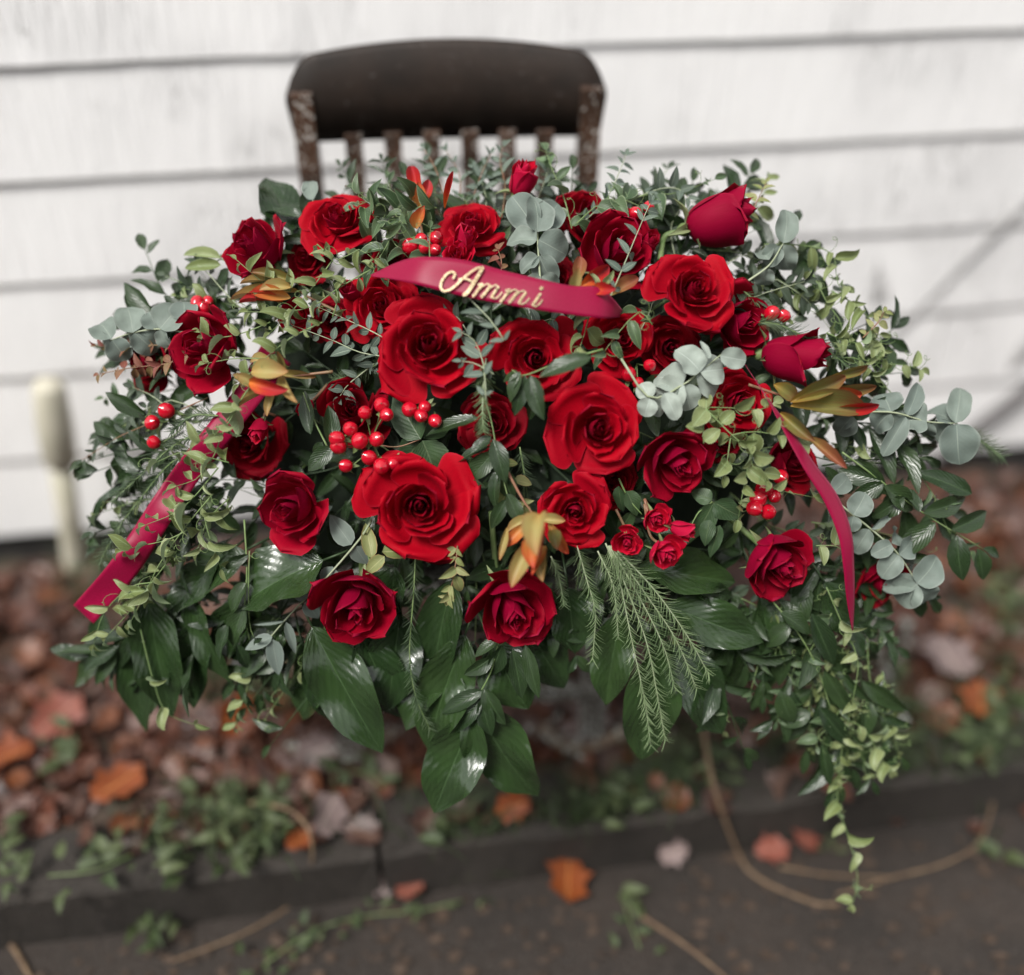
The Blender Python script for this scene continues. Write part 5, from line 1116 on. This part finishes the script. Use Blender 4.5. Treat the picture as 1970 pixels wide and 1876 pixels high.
# ------------------------------------------------------------------ filler greenery between and behind the flowers
OUT = [(-180, 800), (-150, 700), (-135, 540), (-110, 400), (-90, 360), (-70, 385), (-45, 560), (-25, 650), (0, 800), (25, 820), (45, 700), (65, 560), (90, 560), (115, 600), (135, 740), (150, 860), (165, 850), (180, 800)]
def outline(a): return interp(OUT, math.degrees(a))
FL = Vector((0, 0, 1))
k = 0; nf = 270
for i in range(nf):
    a = (i * 2.39996 + R.uniform(-.2, .2)) % (2 * math.pi) - math.pi; fr = math.sqrt((i + .5) / nf)
    rad = outline(a); r0 = rad * (fr * .86); x0, y0 = 1000 + math.cos(a) * r0, 800 + math.sin(a) * r0
    da = a + R.uniform(-.7, .7); ln = R.uniform(110, 190)
    x2, y2 = x0 + math.cos(da) * ln, y0 + math.sin(da) * ln
    x1, y1 = (x0 + x2) / 2 + R.uniform(-20, 20), (y0 + y2) / 2 + R.uniform(-20, 20)
    dz = R.uniform(.03, .065)
    pts = [D3(x0, y0, dz + .03), D3(x1, y1, dz), D3(x2, y2, dz - .005)]
    kind = i % 6
    if y2 > 1270 and 560 < x2 < 1450: continue
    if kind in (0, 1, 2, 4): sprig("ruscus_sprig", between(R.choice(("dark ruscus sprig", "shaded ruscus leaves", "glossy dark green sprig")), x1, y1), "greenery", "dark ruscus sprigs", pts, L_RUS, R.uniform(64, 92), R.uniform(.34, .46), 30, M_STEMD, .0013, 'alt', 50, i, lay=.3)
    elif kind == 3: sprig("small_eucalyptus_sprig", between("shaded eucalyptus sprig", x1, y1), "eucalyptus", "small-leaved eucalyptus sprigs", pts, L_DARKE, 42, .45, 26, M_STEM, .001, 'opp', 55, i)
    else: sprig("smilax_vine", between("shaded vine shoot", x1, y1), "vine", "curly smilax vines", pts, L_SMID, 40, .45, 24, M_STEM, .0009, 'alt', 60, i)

# the dense skirt at the spray's edge and the tangle at its lower corner
HANG = [(1500, 1170, 1530, 1330), (1560, 1160, 1590, 1350), (1610, 1200, 1610, 1400), (1650, 1230, 1690, 1400), (1580, 1260, 1560, 1430), (1640, 1330, 1660, 1490), (1540, 1280, 1500, 1400), (1690, 1300, 1720, 1460), (1620, 1380, 1600, 1500), (1480, 1230, 1450, 1330), (1600, 1320, 1640, 1470)]
i = 1000
for (x0, y0, x2, y2) in HANG:
    for q in range(2):
        i += 1; jx_, jy = R.uniform(-18, 18), R.uniform(-15, 15)
        pts = [D3(x0 + jx_, y0 + jy, .03), D3((x0 + x2) / 2 + R.uniform(-15, 15), (y0 + y2) / 2, .025), D3(x2 + jx_, y2 + jy, .02)]
        if q: sprig("smilax_vine", between("tangled vine strand hanging low", x2, y2), "vine", "curly smilax vines", pts, L_SMI if i % 3 else L_SMID, 36, .42, 22, M_STEM, .0009, 'alt', 60, i, lay=.5, tendril=True)
        else: sprig("ruscus_sprig", between("hanging dark ruscus sprig", x2, y2), "greenery", "dark ruscus sprigs", pts, L_RUS, R.uniform(70, 100), .34, 30, M_STEMD, .0012, 'alt', 45, i, lay=.3)
EDGE = [a for a in range(128, 206, 3)] + [a for a in range(-6, 62, 4)]
for a in EDGE:
    i += 1; aa = math.radians(((a + R.uniform(-2, 2)) + 180) % 360 - 180); rad = outline(aa); r0 = rad * R.uniform(.72, .86); da = aa + R.uniform(-.4, .4) + (.25 if 100 < a < 170 else 0) * -1
    x0, y0 = 1000 + math.cos(aa) * r0, 800 + math.sin(aa) * r0; ln = R.uniform(130, 210); x2, y2 = x0 + math.cos(da) * ln, y0 + math.sin(da) * ln + 20
    pts = [D3(x0, y0, .03), D3((x0 + x2) / 2, (y0 + y2) / 2 - 6, .022), D3(x2, y2, .03)]
    if i % 4: sprig("ruscus_sprig", between(R.choice(("outer dark ruscus sprig", "edge sprig of dark glossy leaves")), x2, y2), "greenery", "dark ruscus sprigs", pts, L_RUS, R.uniform(76, 110), R.uniform(.32, .42), 32, M_STEMD, .0013, 'alt', 48, i, lay=.3)
    else: sprig("smilax_vine", between("outer vine shoot", x2, y2), "vine", "curly smilax vines", pts, L_SMI, 44, .42, 24, M_STEM, .0009, 'alt', 60, i, lay=.5, tendril=True)

# ------------------------------------------------------------------ fallen leaves, weeds and dry stalks on the ground
def oak_leaf(seed, mt, nm="fallen_leaf"):
    r = random.Random(seed); lob = r.choice((0, 3, 4, 5)); cup = r.uniform(.1, .5); tw = r.uniform(-.6, .6); rl = r.uniform(-.5, .5)
    def f(u, v):
        h = .36 * (v ** .6) * ((1 - v) ** .6) / .43 * (1 + (.32 * math.sin(v * lob * 6.28 + .5) if lob else 0))
        y = u * h; z = cup * (y * y * 2.2 + (v - .5) ** 2 * .7) + .05 * math.sin(v * 9 + u * 3 + seed) * abs(u) + rl * u * h * v
        a = tw * (v - .5); return (v - .5, y * math.cos(a) - z * math.sin(a), y * math.sin(a) + z * math.cos(a))
    return _flip(grid(nm, 4, 8 if lob else 6, f, mt))
LL = [oak_leaf(s, M_LITTER) for s in range(8)]
def ground_z(px, py):          # height of the ground seen there: soil, kerb top or asphalt
    g = G(px, py, .12); l = WI @ g
    return (g, .12) if l.y > -.885 else (G(px, py, .0), .0)
rl = random.Random(5); SP = "fallen leaves in the flower bed"
cnt = 0
while cnt < 290:
    px = rl.uniform(-60, 2030); py = rl.uniform(860, 1640)
    if px > 900 and px < 1700 and rl.random() < .45: continue
    g, z = ground_z(px, py)
    if z < .05 and rl.random() < .8: continue
    if (WI @ g).y > -.13: continue
    s = rl.uniform(.03, .07); M = Matrix.Translation(g + Vector((0, 0, rl.uniform(.004, .022)))) @ Matrix.Rotation(rl.random() * 6.28, 4, 'Z') @ Matrix.Rotation(rl.gauss(0, .45), 4, 'X') @ Matrix.Rotation(rl.gauss(0, .4), 4, 'Y') @ Matrix.Scale(s, 4)
    single("fallen_leaf", LL[rl.randrange(8)], "curled brown or rust-orange fallen leaf lying in the blurred leaf litter of the flower bed", "fallen leaf", M, SP); cnt += 1
def joined_leaves(n):
    v, f, uv, tone = [], [], [], []
    for k in range(n):
        me = LL[rl.randrange(8)]; x = rl.uniform(-1.7, 2.0); y = rl.uniform(-.76, -.10)
        M = WM @ Matrix.Translation((x, y, .118 + rl.random() * .012)) @ Matrix.Rotation(rl.random() * 6.28, 4, 'Z') @ Matrix.Rotation(rl.gauss(0, .3), 4, 'X') @ Matrix.Rotation(rl.gauss(0, .3), 4, 'Y') @ Matrix.Scale(rl.uniform(.035, .075), 4)
        o_ = len(v); v += [M @ q.co for q in me.vertices]; f += [tuple(o_ + i for i in p.vertices) for p in me.polygons]; t = rl.random()
        tone += [t] * len(me.vertices); m = len(me.vertices) // 5; uv += [((i % 5) / 4, (i // 5) / max(1, m - 1)) for i in range(len(me.vertices))]
    me = mesh("leaf_litter", v, f, M_LITTER, uv); at = me.attributes.new("tone", 'FLOAT', 'POINT'); at.data.foreach_set("value", tone); return me
single("leaf_litter", joined_leaves(3200), "carpet of small brown and rust fallen leaves covering the flower bed", "leaf litter", kind="stuff")
def debris(n):
    v, f, uv, tone = [], [], [], []; q = random.Random(77)
    for k in range(n):
        px = q.uniform(-60, 2040); py = q.uniform(1480, 1900)
        g = G(px, py, 0)
        if (WI @ g).y > -.9: continue
        s = q.uniform(.003, .014); a = q.random() * 6.28; b = len(v); t = q.random()
        for j in range(5): v.append(g + Vector((math.cos(a + j * 1.26) * s * q.uniform(.5, 1.3), math.sin(a + j * 1.26) * s * q.uniform(.4, .9), .003 + q.random() * s * .4))); uv.append((q.random(), q.random())); tone.append(t)
        f.append(tuple(range(b, b + 5)))
    me = mesh("debris", v, f, M_CRUMB, uv, sm=False); at = me.attributes.new("tone", 'FLOAT', 'POINT'); at.data.foreach_set("value", tone); return me
single("debris", debris(700), "crumbs of leaf and bark scattered over the dark asphalt", "debris", kind="stuff")
OLF = {k: [oak_leaf(s, m) for s in (21, 24)] for k, m in (('o', M_ORANGE), ('p', M_PINKL), ('r', M_REDL))}
for (px, py, s, rot, kk, lab) in (
 (235, 1530, .095, .9, 'o', "large bright orange fallen leaf lying before the green weeds"), (632, 1590, .085, 1.2, 'p', "pale pink upturned fallen leaf near the bottom of the flower bed"),
 (1092, 1715, .085, 1.5, 'o', "bright orange fallen leaf on the asphalt just past the kerb"), (1545, 1640, .055, 1.3, 'r', "red-brown leaf standing on edge beside the dangling vine tail"),
 (1480, 1655, .06, .2, 'r', "brown leaf lying on the asphalt beside the bent dry stalk"), (610, 1470, .075, .4, 'p', "large greyish pink leaf under the long glossy leaf"),
 (1130, 1430, .10, .6, 'p', "broad lavender-grey leaf lying below the gap at the spray's bottom"), (985, 1575, .06, .3, 'o', "orange leaf tucked under the hanging bottom pair of leaves"),
 (1820, 1290, .11, 1.8, 'p', "pale leaf sticking up from the litter beside the vine tail"), (1880, 1370, .08, 1.2, 'o', "rust orange leaf below the pale upright leaf"), (20, 1480, .09, .5, 'o', "orange leaf at the outer edge of the litter"),
 (460, 1400, .09, .7, 'o', "rust orange leaf below the strap-shaped leaves"), (330, 1310, .08, 2.2, 'o', "rust leaf showing between the strap-shaped leaves"), (120, 1400, .1, 1.0, 'r', "deep red-brown leaf in the litter under the ribbon end"),
 (740, 1720, .05, .1, 'p', "pale strip of leaf on the asphalt below the kerb"), (790, 1735, .05, .6, 'r', "small dark red leaf on the asphalt below the kerb"), (580, 1640, .05, .9, 'o', "small orange leaf on the kerb edge beside the pink leaf"), (1290, 1660, .055, .1, 'p', "tan leaf lying at the foot of the kerb"),
):
    g, z = ground_z(px, py)
    M = Matrix.Translation(g + Vector((0, 0, .03))) @ Matrix.Rotation(rot, 4, 'Z') @ Matrix.Rotation(rl.uniform(-.5, .9), 4, 'X') @ Matrix.Rotation(rl.uniform(-.3, .3), 4, 'Y') @ Matrix.Scale(s, 4)
    single("fallen_leaf", OLF[kk][rl.randrange(2)], lab, "fallen leaf", M)

# weeds: rosettes and creeping strands
def weed(label, path, leaf, n_, ms=L_WEED, h=.02, seed=0, group="green weeds growing over the kerb", z0=None):
    rr = random.Random(seed + int(path[0][0] + path[0][1])); pts = []
    for (x, y, *hh) in path:
        g, z = ground_z(x, y); pts.append(g + Vector((0, 0, h * (hh[0] if hh else 1))))
    sp = spline(pts, 16); root = thing("weed", label, "weed", pts[0], group)
    part("stem", tube("stem", sp, .0012, M_STEM, 5), root)
    for k in range(n_):
        s = rr.random() * 14.99; i = int(s); p = sp[i].lerp(sp[i + 1], s - i); a = rr.random() * 6.28; e = rr.uniform(.0, .9)
        if rr.random() < .45: continue
        d = Vector((math.cos(a) * math.cos(e), math.sin(a) * math.cos(e), math.sin(e))); L = leaf * .8 * rr.uniform(.5, 1.2)
        off = Vector((rr.gauss(0, .018), rr.gauss(0, .018), rr.uniform(-.005, .02)))
        part("leaf", ms[rr.randrange(3)], root, basis(d, Vector((0, -.3, 1)), p + off, L, L * .55))
for q in (
 ("leafy green weed spilling over the kerb beside the orange leaf", [(300, 1600), (330, 1680), (340, 1760)], .045, 34), ("green weed growing at the kerb edge below the litter", [(430, 1590), (450, 1660), (470, 1720)], .045, 34),
 ("bushy green weed hanging over the kerb next to the dry hoop", [(540, 1580), (520, 1650), (500, 1710)], .045, 34), ("low green weed behind the dry hoop", [(380, 1560), (460, 1560), (540, 1550)], .04, 30),
 ("green creeper trailing from the kerb onto the asphalt", [(300, 1720), (290, 1790), (310, 1830)], .045, 26), ("green creeper sprawling over the kerb at the outer side", [(100, 1700), (190, 1690), (260, 1660)], .04, 26), ("pale weed leaves at the outer edge of the bed", [(0, 1620), (30, 1670), (60, 1700)], .045, 20),
 ("yellow-green creeping strand lying on the asphalt", [(510, 1862, .5), (600, 1800, .5), (700, 1770, .5), (800, 1760, .5), (890, 1740, .5)], .028, 60), ("green weed under the hanging bottom pair of leaves", [(840, 1600), (870, 1630), (830, 1650)], .045, 20),
 ("green weed on the kerb between the leaf tips", [(1120, 1570), (1180, 1550), (1240, 1540)], .04, 24), ("green weed beside the tan cane", [(1300, 1480), (1360, 1500), (1420, 1520)], .04, 24), ("pale green weed on the asphalt below the kerb", [(1200, 1740, .4), (1215, 1790, .4), (1230, 1830, .4)], .045, 18),
 ("bright green weed at the far side of the vine tail", [(1850, 1480), (1900, 1440), (1940, 1400)], .05, 30), ("grey-green weed above the curved stalk", [(1880, 1380), (1930, 1360), (1960, 1340)], .05, 24), ("small weed where the two dry stalks meet", [(1880, 1640, .4), (1900, 1620, .4)], .045, 10), ("green weed under the outer ruscus sprig", [(1900, 1130), (1940, 1180), (1960, 1240)], .05, 30),
 ("grey-green weed below the long glossy leaf", [(640, 1520), (690, 1500), (740, 1530)], .04, 24), ("low weed under the narrow-leaved eucalyptus", [(470, 1330), (520, 1320), (560, 1350)], .04, 26), ("green weed by the wall behind the cream post", [(170, 1110), (210, 1090), (240, 1100)], .05, 24), ("green tuft in the litter under the ribbon", [(140, 1440), (120, 1470)], .05, 14),
 ("mossy weed on the kerb behind the vine tail", [(1660, 1460), (1700, 1440), (1740, 1430)], .035, 40), ("mossy weed below the narrow ribbon's point", [(1690, 1380), (1720, 1350), (1730, 1300)], .035, 40), ("tiny weed growing at the foot of the kerb by the vine", [(1590, 1610, .4), (1600, 1640, .4)], .02, 16),
): weed(*q)
# grass blades
def grass(n, spots, ln):
    v, f, uv = [], [], []; rr = random.Random(8)
    for k in range(n):
        px, py, sx, sy = rr.choice(spots); g, z = ground_z(rr.gauss(px, sx), rr.gauss(py, sy)); a = rr.random() * 6.28; b = len(v); L = ln * rr.uniform(.4, 1.2); w = rr.uniform(.0012, .0026); lean = rr.uniform(.3, 1.1)
        d = Vector((math.cos(a), math.sin(a), 0)); s = Vector((-d.y, d.x, 0))
        for q in range(4):
            x = q / 3; c = g + d * L * lean * x * x + Vector((0, 0, L * (x - .5 * lean * x * x))); z_ = w * (1 - .9 * x); v += [c - s * z_, c + s * z_]; uv += [(0, x), (1, x)]
        for q in range(3): o_ = b + q * 2; f.append((o_, o_ + 1, o_ + 3, o_ + 2))
    return mesh("grass", v, f, M_GRASS, uv)
single("grass", grass(2600, [(1620, 1330, 70, 80), (1690, 1420, 50, 50), (1560, 1420, 50, 40), (1930, 1250, 40, 110), (1300, 1480, 60, 40), (500, 1330, 60, 30), (430, 1600, 90, 40), (900, 1600, 60, 40), (1150, 1560, 60, 30), (200, 1130, 40, 40), (1880, 1420, 50, 60)], .07), "thin green grass and moss growing in the flower bed along the kerb", "grass", kind="stuff")
# dry stalks
def stalk(label, path, r, mt=M_DRY, name="dry_stalk", cat="dry stalk"):
    pts = []
    for x, y, h in path: g, z = ground_z(x, y); pts.append(G(x, y, z + h))
    single(name, tube(name, spline(pts, 24), [r * (1 - .4 * i / 23) for i in range(24)], mt, 6), label, cat)
stalk("dry tan stalk bent in a hoop over the kerb among green weeds", [(480, 1545, .03), (560, 1560, .06), (600, 1620, .05), (580, 1720, .02), (480, 1790, .008), (330, 1850, .006)], .0032)
stalk("thick tan stalk bending down over the kerb onto the asphalt", [(1345, 1350, .06), (1370, 1500, .06), (1420, 1640, .03), (1460, 1690, .01), (1560, 1735, .006), (1610, 1740, .006)], .0042)
stalk("long pale grass stalk curving up from the asphalt beside the kerb", [(1610, 1722, .006), (1710, 1690, .008), (1820, 1660, .012), (1890, 1610, .03), (1915, 1500, .05), (1900, 1440, .06)], .0026)
stalk("straight straw lying across the vine tail on the asphalt", [(1500, 1668, .006), (1600, 1684, .006), (1715, 1688, .006)], .0026)
stalk("stout tan cane slanting out of the grass behind the vine tail", [(1605, 1290, .12), (1565, 1365, .08), (1520, 1440, .03)], .006)
stalk("pale stalk lying on the asphalt at the bottom edge", [(1230, 1760, .006), (1320, 1820, .006), (1420, 1900, .006)], .004)
stalk("grey-brown stalk lying on the asphalt in the bottom corner", [(-10, 1770, .006), (30, 1830, .006), (70, 1900, .006)], .005)
stalk("thin brown twig reaching out of the litter beside the wide ribbon", [(80, 1170, .01), (160, 1120, .03), (210, 1080, .05)], .0022, M_BARK)
stalk("dry stem standing upright in the litter beside the cream post", [(108, 1150, .0), (110, 1110, .03), (112, 1080, .06)], .004)
stalk("short cut brown stem sticking out below the largest open rose", [(800, 1130, .5), (801, 1100, .52), (803, 1070, .54)], .002, M_BARK)
# lichen covered twigs
def lichen_twig(label, path, r):
    pts = [G(x, y, ground_z(x, y)[1] + h) for x, y, h in path]; sp = spline(pts, 18); root = thing("lichen_twig", label, "twig", pts[0], "twigs crusted with pale lichen")
    part("twig", tube("twig", sp, r, M_BARK, 6), root); rr = random.Random(int(path[0][0])); v, f = [], []
    for k in range(90):
        p = sp[rr.randrange(18)] + Vector((rr.gauss(0, r), rr.gauss(0, r), rr.uniform(0, r * 1.6))); n = rr.randrange(4, 7); b = len(v); rad = rr.uniform(.0015, .005); nr = Vector((rr.uniform(-1, 1), rr.uniform(-1, .3), rr.uniform(.2, 1))).normalized(); a = nr.orthogonal().normalized(); c = nr.cross(a)
        v.append(p + nr * rad * .5)
        for q in range(n): t = q / n * 6.28; v.append(p + (a * math.cos(t) + c * math.sin(t)) * rad * rr.uniform(.6, 1.2))
        for q in range(n): f.append((b, b + 1 + q, b + 1 + (q + 1) % n))
    part("lichen", mesh("lichen", v, f, M_LICHEN, sm=False), root, kind="stuff")
lichen_twig("twig crusted with white lichen below the low shaded rose", [(1700, 1160, .06), (1680, 1200, .04), (1660, 1240, .02)], .005)
lichen_twig("thin lichen twig beside the low eucalyptus", [(1740, 1200, .02), (1745, 1240, .015), (1720, 1290, .01)], .004)
lichen_twig("lichen twig running down through the grass behind the vine tail", [(1690, 1250, .03), (1720, 1330, .02), (1740, 1400, .02)], .004)
lichen_twig("lichened branch lying under the bottom gap of the spray", [(1040, 1400, .03), (1110, 1440, .03), (1225, 1400, .03)], .012)
lichen_twig("lichened stick lying under the long glossy leaf", [(560, 1440, .02), (640, 1450, .02), (760, 1410, .02)], .009)
